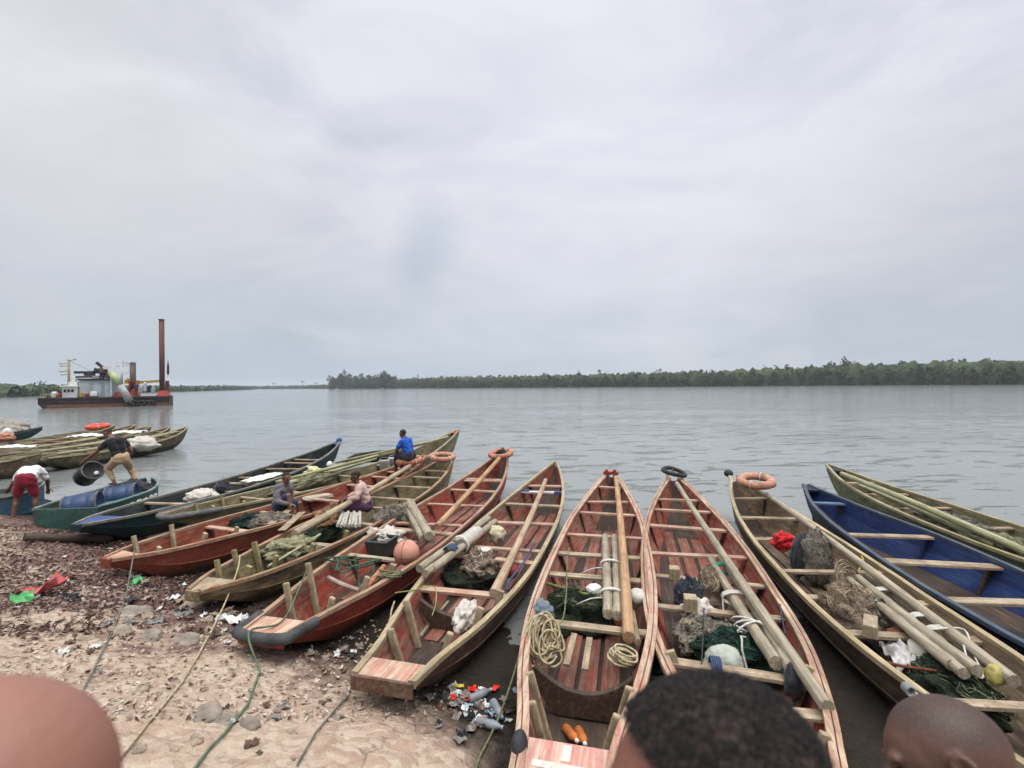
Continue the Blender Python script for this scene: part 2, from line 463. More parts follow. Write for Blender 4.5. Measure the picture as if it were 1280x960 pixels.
    for (t, lat, up_, mt, rnd) in posts:
        mb = MB(); w = b.w(t); y = lat*(w-.065); z1 = b.g(t)+up_; z0 = b.floor(t)
        lean = lat*.02; hk = b.g(t)-b.k(t); uu = (z0-b.k(t))/hk; yb = w*.60+(w*.885-w*.60)*min(uu/.5, 1); a = V((t*b.L, lat*max(min(yb-.07, abs(y)), .03), z0)); c = V((t*b.L+R.uniform(-.02, .02), y+lean*0, z1))
        mb.bar(a, c, .075*R.uniform(.85, 1.15), .045, (1, 0, 0))
        mb.build('stern_post', mt, root, bevel=.016 if rnd else .006)
    if bulkhead:
        t, m_ = bulkhead; w = b.w(t)*.9 - .05; f = b.floor(t); g = b.g(t); mb = MB(); n = 12; vs = []
        for i in range(n+1):
            u = -1 + 2*i/n; y = u*w; top = f + (g-f)*(.46 + .38*u*u)
            bot = f + .02 + (g-f)*.45*max(0, abs(u)-.6)/.4
            for (x, z) in ((-.03, bot), (.03, bot), (.03, top), (-.03, top)): vs.append((t*b.L+x, y, z))
        fs = [(i*4+j, (i+1)*4+j, (i+1)*4+(j+1) % 4, i*4+(j+1) % 4) for i in range(n) for j in range(4)] + [(3,2,1,0), tuple(n*4+j for j in range(4))]
        mb.add(vs, fs); mb.build('bulkhead', m_, root, bevel=.008)
    b.root = root
    return root
def px_boat(s, b, B, hs, hb, hm=.5, **kw): return Boat(at_z(*s, hs), at_z(*b, hb), B, hs, hm, hb, **kw)
def ts(b, pts): return [min(max(b.on(*p, -.05)[0], .03), .98) for p in pts]
RED = dict(paint=(.28,.045,.029), bare=(.32,.17,.125))
def redm(n, seed, wear=.4, fine=1): return M_paint(n, RED['paint'], RED['bare'], wear, 'X', .35, seed=seed, fine=fine)
def P4(mt, ups=(.10,.10,.12,.12), t=(.07,.13), rnd=False):
    return [(t[0], 1, ups[0], mt, rnd), (t[0], -1, ups[1], mt, rnd), (t[1], 1, ups[2], mt, rnd), (t[1], -1, ups[3], mt, rnd)]

# leftmost dark canoe
b0 = px_boat((96,656), (424,551), 1.45, .55, 1.0, w0=.12)
e0 = M_paint('dark_teal_paint', (.010,.040,.050), (.05,.06,.06), .25, 'X', .4, seed=1, slime=True)
i0 = M_paint('dark_slate_paint', (.014,.026,.030), (.07,.08,.07), .3, 'X', .4, seed=2)
BLUEX = M_paint('bright_blue_paint', (.03,.07,.26), (.10,.12,.16), .3, 'X', .3, seed=3)
canoe(b0, 'dark teal canoe with blue stern tip, leftmost of the long row of canoes', e0, i0, M_paint('grey_teal_rail', (.12,.14,.13), (.26,.24,.19), .5, 'X', .3, seed=4), WOOD,
      ts(b0, [(405,562),(372,578),(345,585),(312,596),(285,603),(257,612),(215,629)]), deck=(BLUEX, .07), bowdeck=(BLUEX, .965))
# weathered canoe with tyre round its stern
b1 = px_boat((207,644), (573,537), 1.35, .55, 1.3, w0=.24)
OLX = M_paint('weathered_olive_timber', (.155,.135,.072), (.26,.22,.14), .5, 'X', .45, seed=5, slime=True)
OLI = M_paint('olive_inner_timber', (.18,.16,.075), (.28,.24,.15), .5, 'X', .45, seed=6)
OLR = M_paint('olive_rail_wood', (.30,.26,.13), (.38,.32,.21), .5, 'X', .3, seed=7)
canoe(b1, 'weathered grey-brown canoe with a rubber tyre bent round its stern and red bow tip', OLX, OLI, OLR, OLI and WOOD,
      ts(b1, [(520,552),(484,566),(447,579),(410,592),(352,612),(315,622)]), posts=P4(POSTY, (.06,.06,.05,.05)), bowdeck=(redm('red_bow_tip', 8, .2), .965))
# red-orange canoe
b2 = px_boat((134,698), (531,569), 1.42, .58, .95, w0=.13)
i2 = M_paint('red_orange_paint', (.29,.062,.035), (.32,.17,.11), .35, 'X', .42, seed=9)
e2 = M_paint('rust_red_paint', (.27,.062,.038), (.30,.15,.10), .22, 'X', .3, seed=10, slime=True)
canoe(b2, 'rust red canoe with a man in blue at its bow and a man in grey', e2, i2, M_paint('orange_wood_rail', (.32,.14,.08), (.40,.26,.17), .5, 'X', .25, seed=11), PINKY,
      ts(b2, [(508,577),(495,582),(467,595),(425,604),(385,622),(325,639),(285,660)]), posts=P4(WOODZ, (.16,.06,.16,.12), (.065,.14)) + [(.20,-1,.1,WOODZ,False)], deck=(PINKX, .04))
# olive canoe
b3 = px_boat((242,738), (566,567), 1.32, .5, 1.0, w0=.14)
e3 = M_paint('mossy_yellow_timber', (.25,.18,.08), (.35,.27,.16), .5, 'X', .55, seed=12, slime=True)
i3 = M_paint('mossy_inner_timber', (.18,.15,.072), (.27,.22,.13), .5, 'X', .45, seed=13)
canoe(b3, 'mossy yellow-brown canoe carrying the seated man in a pink shirt', e3, i3, M_paint('pinkish_rail', (.27,.12,.07), (.36,.26,.16), .5, 'X', .25, seed=14), WOOD,
      ts(b3, [(550,577),(527,595),(500,607),(490,622),(482,635),(422,651),(385,679)]),
      posts=P4(POSTY, (.16,.14,.18,.16), (.07,.115)) + [(.17,1,.14,POSTY,False),(.19,-1,.12,POSTY,False),(.28,-1,.1,POSTY,False)], deck=(WOODX, .05))
# red canoe with the black tyre stern
b4 = px_boat((328,792), (632,564), 1.42, .52, 1.05, w0=.36)
e4 = M_paint('deep_red_paint', RED['paint'], RED['bare'], .22, 'X', .35, seed=15, slime=True); i4 = redm('worn_red_inner', 16, .38)
canoe(b4, 'red canoe with black tyre stern fender and a round pink ball float inside', e4, i4, M_paint('tan_pink_rail', (.30,.15,.10), (.40,.27,.18), .5, 'X', .25, seed=17), PINKY,
      ts(b4, [(612,586),(594,597),(577,612),(552,629),(545,655),(502,662),(457,695)]), posts=P4(WOODZ, (.20,.10,.24,.14), (.075,.13), True) + [(.185,-1,.12,WOODZ,False)], deck=(PINKX, .034),
      thwmats={5: WOOD, 6: WOOD})
# wooden / red canoe with wide pink transom
b5 = px_boat((478,848), (694,578), 1.40, .50, 1.0, w0=.40)
e5 = M_paint('brown_red_timber', (.15,.06,.04), (.17,.12,.085), .5, 'X', .6, seed=18, slime=True)
i5 = M_paint('worn_brown_red_inner', (.29,.058,.039), (.27,.18,.13), .42, 'X', .42, seed=19)
WB = M_paint('white_paint_plank', (.68,.68,.66), (.5,.45,.4), .2, 'Y', .2, seed=20)
r5 = canoe(b5, 'brown and red canoe with wide pink stern board and one white thwart', e5, i5, M_paint('cream_rail', (.33,.26,.145), (.45,.36,.24), .5, 'X', .3, seed=21), PINKY,
      ts(b5, [(683,592),(670,613),(655,630),(632,652),(600,682),(595,696),(567,737)]), posts=P4(WOODZ, (.06,.10,.10,.12), (.085,.15), True) + [(.21,-1,.09,WOODZ,False)], deck=(PINKX, .034),
      thwmats={1: WB, 2: WOOD}, bulkhead=(.20, DARKW))
# pink-red centre canoe
b6 = px_boat((700,990), (764,589), 1.38, .58, .95, w0=.42, bl=.12)
e6 = M_paint('faded_pink_red_outer', (.32,.11,.08), (.36,.24,.17), .5, 'X', .4, seed=22, slime=True)
i6 = M_paint('faded_red_inner', (.31,.078,.053), (.38,.21,.155), .5, 'X', .33, seed=23)
canoe(b6, 'pink-railed red canoe with white cross on its stern, central in the row', e6, i6, PINKX, WOOD,
      ts(b6, [(764,600),(758,626),(753,641),(749,669),(745,693),(741,720),(725,781)]), posts=P4(WOODZ, (.02,.02,.04,.04), (.085,.125), True), deck=(M_paint('pink_deck_paint', (.52,.20,.16), (.52,.36,.29), .45, 'X', .15, seed=24), .047),
      doublerail=True, bulkhead=(.165, DARKW), thwmats={0: PINKY, 1: PINKY, 2: PINKY, 3: PINKY})
# red canoe behind the near head
b7 = px_boat((1006,1045), (842,593), 1.50, .56, .95, w0=.42, bl=.16)
i7 = M_paint('bright_red_worn_inner', (.33,.050,.032), (.38,.20,.145), .45, 'X', .33, seed=25)
canoe(b7, 'red canoe with black tyre ring on its bow and three tied poles along it', M_paint('grey_red_outer', (.18,.07,.05), (.24,.18,.13), .5, 'X', .5, seed=26, slime=True), i7, M_paint('pale_pink_rail', (.32,.17,.12), (.44,.32,.22), .5, 'X', .25, seed=27), WOOD,
      ts(b7, [(852,622),(860,638),(870,660),(887,694),(892,725),(915,765),(920,837),(1000,893)]), posts=P4(WOODZ, (.05,.05,.05,.05), (.10,.2)), deck=(PINKX, .06), thwmats={0: PINKY, 1: PINKY, 2: PINKY, 3: PINKY}, doublerail=True)
# wooden canoe with lifebuoy on bow
b8 = Boat(at_z(1322,1010,.55) if False else V((3.55,2.2,0)), at_z(917,594,.95), 1.38, .55, .5, .95, w0=.4, bl=.14)
e8 = M_paint('dark_brown_timber', (.085,.055,.034), (.15,.11,.075), .5, 'X', .55, seed=28, slime=True)
i8 = M_paint('tan_worn_timber', (.21,.13,.083), (.33,.255,.17), .5, 'X', .4, seed=29)
canoe(b8, 'unpainted brown canoe with an upright orange lifebuoy at its bow', e8, i8, M_paint('straw_rail', (.33,.26,.14), (.44,.35,.22), .5, 'X', .25, seed=30), WOOD,
      ts(b8, [(943,614),(976,647),(1010,674),(1060,715),(1090,750),(1149,794),(1231,877)]), deck=(WOODX, .06))
# blue canoe
b9 = Boat(V((5.30,1.8,0)), at_z(1008,606,.82), 1.55, .55, .5, .82, w0=.4, bl=.08)
i9 = M_paint('navy_blue_paint', (.012,.030,.115), (.03,.06,.16), .3, 'X', .25, seed=31)
e9 = M_paint('black_blue_outer', (.012,.018,.03), (.05,.06,.07), .3, 'X', .4, seed=32, slime=True)
canoe(b9, 'navy blue canoe with three bare plank seats', e9, i9, M_paint('slate_blue_rail', (.05,.075,.12), (.10,.12,.14), .4, 'X', .3, seed=33), WOOD,
      ts(b9, [(1054,627),(1124,669),(1206,704),(1260,751)]), deck=(WOODX, .06), thwmats={0: M_paint('blue_grey_plank', (.06,.11,.21), (.16,.2,.26), .35, 'Y', .2, seed=34)}, floorboards=False, tw=.17, bowdeck=(e9, .965))
# green canoe far right
b10 = Boat(V((7.75,3.4,0)), at_z(1035,581,.92), 1.45, .55, .5, .92, w0=.4)
e10 = M_paint('moss_green_outer', (.115,.13,.045), (.2,.19,.11), .4, 'X', .45, seed=35, slime=True)
canoe(b10, 'moss green canoe, rightmost of the row, with poles and nets along it', e10, M_paint('moss_inner', (.16,.155,.07), (.26,.23,.14), .5, 'X', .45, seed=36), OLR, WOOD,
      ts(b10, [(1075,597),(1105,617),(1146,635),(1200,660)]) + [.2], deck=(WOODX, .06), bowdeck=(e9, .95))

# the raft of canoes beyond the men at left
raftg = 'canoes rafted together below the dredger'
RB = M_paint('raft_brown_timber', (.085,.055,.033), (.22,.18,.11), .4, 'X', .5, seed=40, slime=True)
RI = M_paint('raft_inner_timber', (.17,.145,.095), (.27,.235,.17), .5, 'X', .4, seed=41)
RR = M_paint('raft_red_timber', (.17,.07,.045), (.24,.15,.1), .4, 'X', .4, seed=42, slime=True)
raft = [((-17.05,17.4), (-17.5,25.8), .95, RB, RI, 'dark brown canoe outermost of the raft, its pale wooden bow nearest open water'),
        ((-18.6,17.6), (-19.0,26.6), .9, RB, RI, 'olive canoe in the raft beside the outermost brown one, a white bundle inside'),
        ((-20.2,17.8), (-20.8,27.6), .9, RR, RI, 'red-brown canoe third from the outer edge of the raft'),
        ((-21.9,18.8), (-22.5,28.6), .9, RR, RR, 'brown canoe in the raft that carries the bright red lifebuoy'),
        ((-23.6,19.8), (-24.3,29.3), .85, RR, RI, 'low brown canoe innermost of the raft, close behind the red lifebuoy'),
        ((-29.9,22.6), (-29.6,30.2), .7, e0, RB, 'small black canoe with thin pointed bow at the far left of the raft'),
        ((-20.6,15.2), (-16.6,16.9), .8, RB, RI, 'dark wooden canoe whose bow pokes in from the left edge of the photo')]
RBT = []
for k, (s, e, hb, ex, inn, lab) in enumerate(raft):
    b = Boat(V((*s, 0)), V((*e, 0)), 1.45 if k != 5 else 1.0, .55, .5 if k != 5 else .35, hb, w0=.25)
    n = 9 if k < 5 else 5
    canoe(b, lab, ex, inn, OLR if k != 5 else e0, WOOD, [.12 + .8*i/(n-1) for i in range(n)], raftg, ribs=False, floorboards=False)
    RBT.append(b)

# white cross painted on the centre canoe's stern deck: a thin plank-paint layer that belongs to the boat
mb = MB(); t = .047
WPAINT = M_paint('worn_white_paint', (.62,.56,.5), (.5,.33,.27), .35, 'X', .1, seed=44)
x0 = t*b6.L
w_ = b6.w(.05)-.08
w_ = b6.w(.02)-.06
mb.box((x0*.45, 0, b6.g(.02)-.0005), (.055, w_*1.7, .006)); mb.box((x0*.76, 0, b6.g(.035)-.001), (x0*.42-.03, .06, .006))
mb.build('painted_cross', WPAINT, b6.root)
# blue ends on the white thwart
for sd in (1, -1):
    mb = MB(); t = ts(b5, [(670,613)])[0]; w = b5.w(t)-.028
    mb.box((t*b5.L, sd*(w-.09), b5.g(t)-.066), (.135, .16, .052)); mb.build('blue_band', BLUEX, b5.root)
# bow fittings
mb = MB(); P = b6.loc(.965, 0, .02)
mb.box(P + V((0, -.09, .06)), (.10, .07, .13)); mb.box(P + V((0, .09, .06)), (.10, .07, .12)); mb.box(P + V((.06, 0, .03)), (.09, .34, .07))
mb.build('bow_bitts', redm('red_bitt', 45, .3), b6.root, bevel=.012)
mb = MB(); mb.ell(b8.loc(1.0, 0, .0) + V((.02, .10, .03)), (.09, .10, .08), seg=12); mb.build('bow_fender', RUBBER, b8.root)
mb = MB(); mb.ell(b0.loc(1.0, 0, .02), (.13, .09, .11), seg=12, disp=lambda u: 1+.2*noise.noise(u*3)); mb.build('bow_wrap', BLUEP, b0.root)
# rubber tyre halves on sterns
def stern_tyre(b, r, mt, tmax, nm='stern_fender'):
    pts = []
    for sd in (1, -1):
        rng = [tmax*(1-i/6) for i in range(7)]
        q = [V((t*b.L-.01*(i == 6), sd*(b.w(t)+r*.6), b.g(t)-.02)) for i, t in enumerate(rng)]
        pts += q if sd == 1 else list(reversed(q))
        if sd == 1: pts.append(V((-r*1.1, b.w(0)*.45, b.g(0)-.02))); pts.append(V((-r*1.1, -b.w(0)*.45, b.g(0)-.02)))
    mb = MB(); mb.tube(smooth_path(pts, 3), r, 10); mb.build(nm, mt, b.root)
stern_tyre(b4, .058, M_plain('charcoal_rubber', (.065,.066,.068), .75, .3, 8, .3, .01, dirt=.3), .038); stern_tyre(b1, .058, RUBBERG, .08)
mb = MB(); mb.ell(b6.loc(.035, 1, -.02), (.10, .06, .12), seg=12); mb.build('stern_fender', RUBBER, b6.root)
# ------------------------------------------------------------------ shore ground
def shore_y(x):
    if x > 1.5: return 1.42 + 1.9*min((x-1.5)/1.8, 1) - .2*max(x-4.5, 0)
    if x > -.5: return 4.62 - 1.6*(x+.5)
    if x > -14: return 4.62 - .655*(x+.5)
    return 13.46 + .10*(-14-x)
def ground_z(x, y, fine=True):
    s = (shore_y(x) - y) * (.84 if x < -.5 else .84 - .3*min((x+.5)/2, 1))
    dip = .07*min(max((-x-5.5)/2.5, 0), 1)
    k = 1 + .75*min(max((x+.3)/.9, 0), 1)
    lim = -1.8 - 3.2*min(max((x+3)/3, 0), 1)  # mudflat carried out between the hulls to darken the gaps
    if s < lim: z = max(.055*lim*.4 + .02 + .10*(s-lim), -1.6)
    elif s < -.3: z = .022*s + .03 - dip*min((-.3-s)/.5, 1)
    elif s < .25: z = .055*s + .04
    else: z = .054 + (.27*(s-.25)*k*1.1 if s < 1.2 else (.282*k + .245*(s-1.2)*(1 if k < 1.1 else 1.2)))
    z = min(z, 1.02 + .01*max(s, 0))
    if fine:
        q = V((x, y, 0)); a = min(max(s*1.5+.8, .15), 1)
        z += a*(.035*fbm(q, 1.3, 3) + .024*fbm(q, 4.5, 4) + .022*(abs(fbm(q, 8, 3))**.8) + .008*noise.noise(q*17))
        c = noise.noise(q*2.1 + V((9, 3, 0)))
        z -= a*.03*max(0, .12-abs(c))/.12*.5
    return z
def axis(a, b, fine, outer, gr=1.22):
    xs = [a]; 
    while xs[-1] < b: xs.append(xs[-1]+fine)
    st = fine
    while xs[-1] < outer[1]: st *= gr; xs.append(min(xs[-1]+st, outer[1]))
    st = fine; lo = [a]
    while lo[-1] > outer[0]: st *= gr; lo.append(max(lo[-1]-st, outer[0]))
    return sorted(set(lo[1:] + xs))
gx = axis(-12.5, 1.6, .04, (-400, 120)); gy = axis(1.6, 12.5, .04, (-300, 90))
mb = MB(); nx, ny = len(gx), len(gy)
vs = [(x, y, ground_z(x, y, abs(x) < 40 and -6 < y < 40)) for y in gy for x in gx]
fs = [(j*nx+i, j*nx+i+1, (j+1)*nx+i+1, (j+1)*nx+i) for j in range(ny-1) for i in range(nx-1)]
mb.add(vs, fs, 0, True)
m, t, b = material('beach_sand_and_mud')
pos = t.new('ShaderNodeNewGeometry').outputs['Position']
sx = t.new('ShaderNodeSeparateXYZ'); t.link(pos, sx.inputs[0])
n1 = t.noise(pos, 1.6, 6, .6); n2 = t.noise(pos, 7, 6, .65); n3 = t.noise(pos, 28, 4, .6)
sand = t.mix(t.ramp(n2, [(.32, 0), (.66, 1)]), (.29,.215,.16), (.49,.385,.295))
sand = t.mix(t.ramp(n1, [(.38, 0), (.62, .5)]), sand, (.35,.235,.18))
vor = t.new('ShaderNodeTexVoronoi'); vor.inputs['Scale'].default_value = 13; t.link(t.mapping(pos, (1, 1.4, 1)), vor.inputs['Vector'])
peb = t.ramp(vor.outputs['Color'], [(.55, 0), (.62, .55)])
sand = t.mix(peb, sand, (.50,.42,.33))
cr = t.new('ShaderNodeTexVoronoi', feature='DISTANCE_TO_EDGE'); cr.inputs['Scale'].default_value = 2.3
t.link(t.mapping(t.mix(.18, pos, t.new('ShaderNodeTexNoise').outputs['Color'], 'ADD'), (1, 1.2, 1)), cr.inputs['Vector'])
pit = t.ramp(t.noise(pos, 5.5, 5, .7), [(.60, 0), (.70, .6)])
sand = t.mix(pit, sand, (.17,.11,.085))
crack = t.math('MULTIPLY', t.ramp(cr.outputs['Distance'], [(.0, 1), (.028, 0)]), t.ramp(n1, [(.52, 0), (.64, .55)]))
sand = t.mix(crack, sand, (.10,.06,.045))
# brown seaweed and leaf litter thrown up further left and towards the water line
zz = sx.outputs['Z']
left = t.math('MULTIPLY', t.math('ADD', sx.outputs['X'], 2.6), -.20)
hgt = t.math('MULTIPLY', t.math('SUBTRACT', .36, zz), 2.1)
deb = t.math('ADD', t.math('ADD', t.math('MINIMUM', left, .45), hgt), t.math('MULTIPLY', t.math('SUBTRACT', n1, .5), 2.0))
deb = t.math('ADD', deb, t.math('MULTIPLY', t.math('SUBTRACT', n2, .5), 1.6))
debf = t.ramp(deb, [(.10, 0), (.50, .95)])
dcol = t.mix(t.ramp(n3, [(.38, 0), (.62, 1)]), (.055,.030,.028), (.21,.13,.11))
c = t.mix(debf, sand, dcol)
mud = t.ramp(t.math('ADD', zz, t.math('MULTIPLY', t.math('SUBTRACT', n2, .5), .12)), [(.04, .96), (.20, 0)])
c = t.mix(mud, c, t.mix(n3, (.008,.0065,.005), (.024,.019,.015)))  # wet mud, taken near-black so its colour also carries the hulls' shade
setc(t, b, c, .85, .12)
t.link(t.ramp(mud, [(0, .9), (1, .75)]), b.inputs['Roughness'])
h = t.math('ADD', t.math('MULTIPLY', n2, .6), t.math('ADD', t.math('MULTIPLY', n3, .45), t.math('MULTIPLY', vor.outputs['Distance'], -.35)))
h = t.math('SUBTRACT', h, t.math('MULTIPLY', crack, .5))
t.link(t.bump(h, .9, .05), b.inputs['Normal'])
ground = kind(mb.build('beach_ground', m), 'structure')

# ------------------------------------------------------------------ things lying in the boats
def pole(label, mt, A, B, r0=.045, r1=.038, nodes=True, bend=.02, group=None, name='bamboo_pole', cat='pole', seg=10):
    A, B = V(A), V(B); L = (B-A).length; M = frame_x(B-A)
    mb = MB(); n = max(6, int(L/.09)); pts = []; rs = []
    ph = R.uniform(0, 6)
    for i in range(n+1):
        u = i/n
        pts.append((u*L, bend*math.sin(u*3.1)*math.cos(ph), bend*.6*math.sin(u*3.1)*math.sin(ph)))
        r = r0+(r1-r0)*u
        if nodes: r *= 1 + (.10 if i % 4 == 0 else 0)
        else: r *= 1 + .05*noise.noise(V((u*L*2.5, ph, 0)))
        rs.append(r)
    mb.tube(pts, rs, seg)
    ob = mb.build(name, mt); ob.matrix_world = Matrix.Translation(A) @ M.to_4x4()
    return tag(ob, label, cat, group)
def heap(label, mt, c, r, yaw=0, rough=.35, group=None, name='fishing_net', cat='net', cord=None, ncord=10, seg=40, rings=22, cr=.0035, sq=1.0):
    root_seed = R.uniform(0, 100)
    mb = MB(); r = V(r)
    def disp(u):
        q = u*2.2 + V((root_seed, 0, 0))
        d = 1 + rough*(noise.fractal(q, 1, 2, 4)) + rough*.5*noise.noise(u*7+V((root_seed, 1, 1))) + (rough*.26*math.sin(math.atan2(u.y, u.x)*9 + 7*noise.noise(u*2.2+V((root_seed,0,3)))) if name == 'fishing_net' else rough*.9*(.32-abs(noise.noise(u*2.9+V((root_seed,5,3))))) - rough*.35*abs(noise.noise(u*6.5+V((root_seed,8,1)))))
        if u.z < -.1: d *= 1.12
        return max(d, .3)
    mb.ell((0,0,0), r, seg=seg, rings=rings, disp=disp)
    ob = mb.build(name, mt); ob.location = V(c) ; ob.rotation_euler = (R.uniform(-.08,.08), R.uniform(-.08,.08), yaw)
    tag(ob, label, cat, group)
    if name == 'fishing_net':                       # loose twine all over the heap
        mb = MB(); rr3 = random.Random(int(root_seed*77)); nn = int(40 + 130*(r.x+r.y))
        for k in range(min(nn, 150)):
            a = rr3.uniform(0, 6.28); e = rr3.uniform(-.1, 1.45); pts = []
            for q in range(7):
                a += rr3.uniform(-.22, .30); e = min(max(e + rr3.uniform(-.2, .2), -.2), 1.55)
                u = V((math.cos(a)*math.cos(e), math.sin(a)*math.cos(e), math.sin(e))); d = disp(u)*(1.015 + .05*rr3.random()*(q % 2))
                pts.append((u.x*r.x*d, u.y*r.y*d, u.z*r.z*d))
            mb.tube(smooth_path(pts, 2), .0028, 3)
        mb.build('net_twine', mt, ob)
    if cord:
        mb = MB(); rr2 = random.Random(int(root_seed*100))
        for k in range(ncord):
            a = rr2.uniform(0, 6.28); e = rr2.uniform(.25, 1.3); pts = []
            for q in range(9):
                a += rr2.uniform(-.25, .45); e = min(max(e + rr2.uniform(-.25, .25), -.1), 1.5)
                u = V((math.cos(a)*math.cos(e), math.sin(a)*math.cos(e), math.sin(e)))
                d = disp(u)*1.02; pts.append((u.x*r.x*d, u.y*r.y*d, u.z*r.z*d + .004))
            mb.tube(smooth_path(pts, 4), cr, 5)
        mb.build('net_cord', cord, ob)
    return ob
def rope(label, pts, r, mt, name='rope', cat='rope', group=None, n=6, seg=6):
    P = smooth_path(pts, n); o = P[0].copy(); mb = MB(); mb.tube(P, r, seg)
    return tag(mb.build(name, mt, origin=o), label, cat, group)
def tie(label, c, d, rad, mt, r=.007, turns=3, group=None, tail=.15):
    """a lashing wound round something that runs along d"""
    d = V(d).normalized(); x, y = perp(d); c = V(c); pts = []
    for i in range(turns*12+1):
        a = 2*math.pi*i/12
        pts.append(c + d*(.018*(i/12 - turns/2)) + (x*math.cos(a)+y*math.sin(a))*rad)
    pts.append(pts[-1] + x*.05 - V((0,0,tail)))
    mb = MB(); mb.tube(pts, r, 6); return tag(mb.build('cord_lashing', mt, origin=c), label, 'cord', group)
def coil(label, mt, c, rad, turns, r, rot=None, group=None, squash=.8, spread=.5, name='rope_coil'):
    mb = MB(); rr2 = random.Random(int(rad*1000)+turns); pts = []
    for k in range(turns):
        cx, cy = rr2.uniform(-1,1)*rad*.18*spread, rr2.uniform(-1,1)*rad*.18*spread; rk = rad*rr2.uniform(.72, 1.08)
        for i in range(14):
            a = 2*math.pi*i/14
            pts.append((cx+rk*math.cos(a), cy+rk*squash*math.sin(a), k*r*.7 + rr2.uniform(-.4,.4)*r))
    mb.tube(smooth_path(pts, 2), r, 6); ob = mb.build(name, mt)
    ob.matrix_world = Matrix.Translation(V(c)) @ (rot or Matrix.Identity(3)).to_4x4()
    return tag(ob, label, 'rope coil', group)
def lifebuoy(label, mt, c, Rr, r, rot, cord=None):
    root = empty('lifebuoy', c); tag(root, label, 'lifebuoy', 'lifebuoys on the canoes')
    mb = MB(); mb.torus((0,0,0), Rr, r, rot, 36, 12)
    mb.build('ring', mt, root)
    for k in range(4):
        mb = MB(); a = math.pi/4 + k*math.pi/2; p = rot @ V((math.cos(a)*Rr, math.sin(a)*Rr, 0)); tdir = rot @ V((-math.sin(a), math.cos(a), 0)); x, y = perp(tdir)
        mb.tube([p + (x*math.cos(q)+y*math.sin(q))*(r*1.03) for q in [2*math.pi*i/10 for i in range(10)]], .012, 5, 0, True)
        mb.build('lashing_band', cord or ROPEW, root)
    return root
def block(label, mt, c, d, yaw=0, name='foam_block', cat='foam block', group=None, rough=.12, tilt=0):
    mb = MB(); n = 6; sd = R.uniform(0, 50)
    def sq(u):
        m_ = max(abs(u.x), abs(u.y), abs(u.z)); k = 1/m_
        return (.42 + .58*k*.72) * (1 + rough*noise.noise(u*2.4+V((sd,0,0))))
    mb.ell((0,0,0), V(d)/2, seg=24, rings=16, disp=sq)
    ob = mb.build(name, mt); ob.location = c; ob.rotation_euler = (tilt, R.uniform(-.1,.1), yaw)
    return tag(ob, label, cat, group)
def woodblock(label, c, d, yaw):
    mb = MB(); mb.box((0,0,0), d); ob = mb.build('wood_chock', WOODZ, bevel=.01); ob.location = c; ob.rotation_euler = (0,0,yaw)
    return tag(ob, label, 'wood block', 'wooden chocks on the thwarts')
def ball(label, mt, c, r, name='ball_float', cat='float', group=None, rib=None):
    root = empty(name, c); tag(root, label, cat, group)
    mb = MB(); mb.ell((0,0,0), (r,r,r*.97), seg=28, rings=18); mb.build('shell', mt, root)
    if rib:
        mb = MB()
        for k in range(3):
            M_ = rotm(math.pi/2, 0, .35 + k*math.pi/3) if k < 2 else rotm(.2, .1, 0); mb.torus((0,0,0), r*1.0, r*.022, M_, 36, 5)
        mb.build('seam', rib, root)
    mb = MB(); mb.lathe([(0,0),(r*.22,0),(r*.2,r*.16),(0,r*.17)], rotm(0, .9, .4), rotm(0,.9,.4) @ V((0,0,r*.93)), 10); mb.build('valve', rib or mt, root)
    return root
def sheet(label, mt, c, sx, sy, yaw=0, h=.08, name='plastic_sheet', cat='sheet', group=None, n=22):
    mb = MB(); sd = R.uniform(0, 99); vs = []; 
    for j in range(n+1):
        for i in range(n+1):
            u, v = i/n-.5, j/n-.5; q = V((u*4+sd, v*4, 0))
            e = 1 + .25*noise.noise(V((math.atan2(v, u)*1.2, sd, 0)))
            z = h*(noise.fractal(q, 1, 2, 4)) + h*.7*abs(noise.noise(q*1.7)); z -= h*3*(u*u+v*v)
            vs.append((u*sx*e, v*sy*e, z))
    fs = [(j*(n+1)+i, j*(n+1)+i+1, (j+1)*(n+1)+i+1, (j+1)*(n+1)+i) for j in range(n) for i in range(n)]
    mb.add(vs, fs, 0, True); ob = mb.build(name, mt); ob.location = c; ob.rotation_euler = (0,0,yaw)
    s = ob.modifiers.new('solid', 'SOLIDIFY'); s.thickness = .004
    return tag(ob, label, cat, group)
def bottle(label, mt, capm, c, L=.24, r=.038, rot=None, group=None):
    root = empty('plastic_bottle', c); tag(root, label, 'bottle', group); rot = rot or rotm(math.pi/2, 0, 0)
    mb = MB(); mb.lathe([(0,-L/2),(r*.9,-L/2),(r,-L/2+.02),(r*.93,-.01),(r,L*.15),(r*.9,L*.27),(r*.36,L*.42),(r*.36,L*.46),(0,L*.46)], rot, seg=12); mb.build('body', mt, root)
    mb = MB(); mb.lathe([(0,L*.45),(r*.45,L*.45),(r*.45,L*.53),(0,L*.53)], rot, seg=10); mb.build('cap', capm, root)
    return root
YW = lambda b: b.yaw

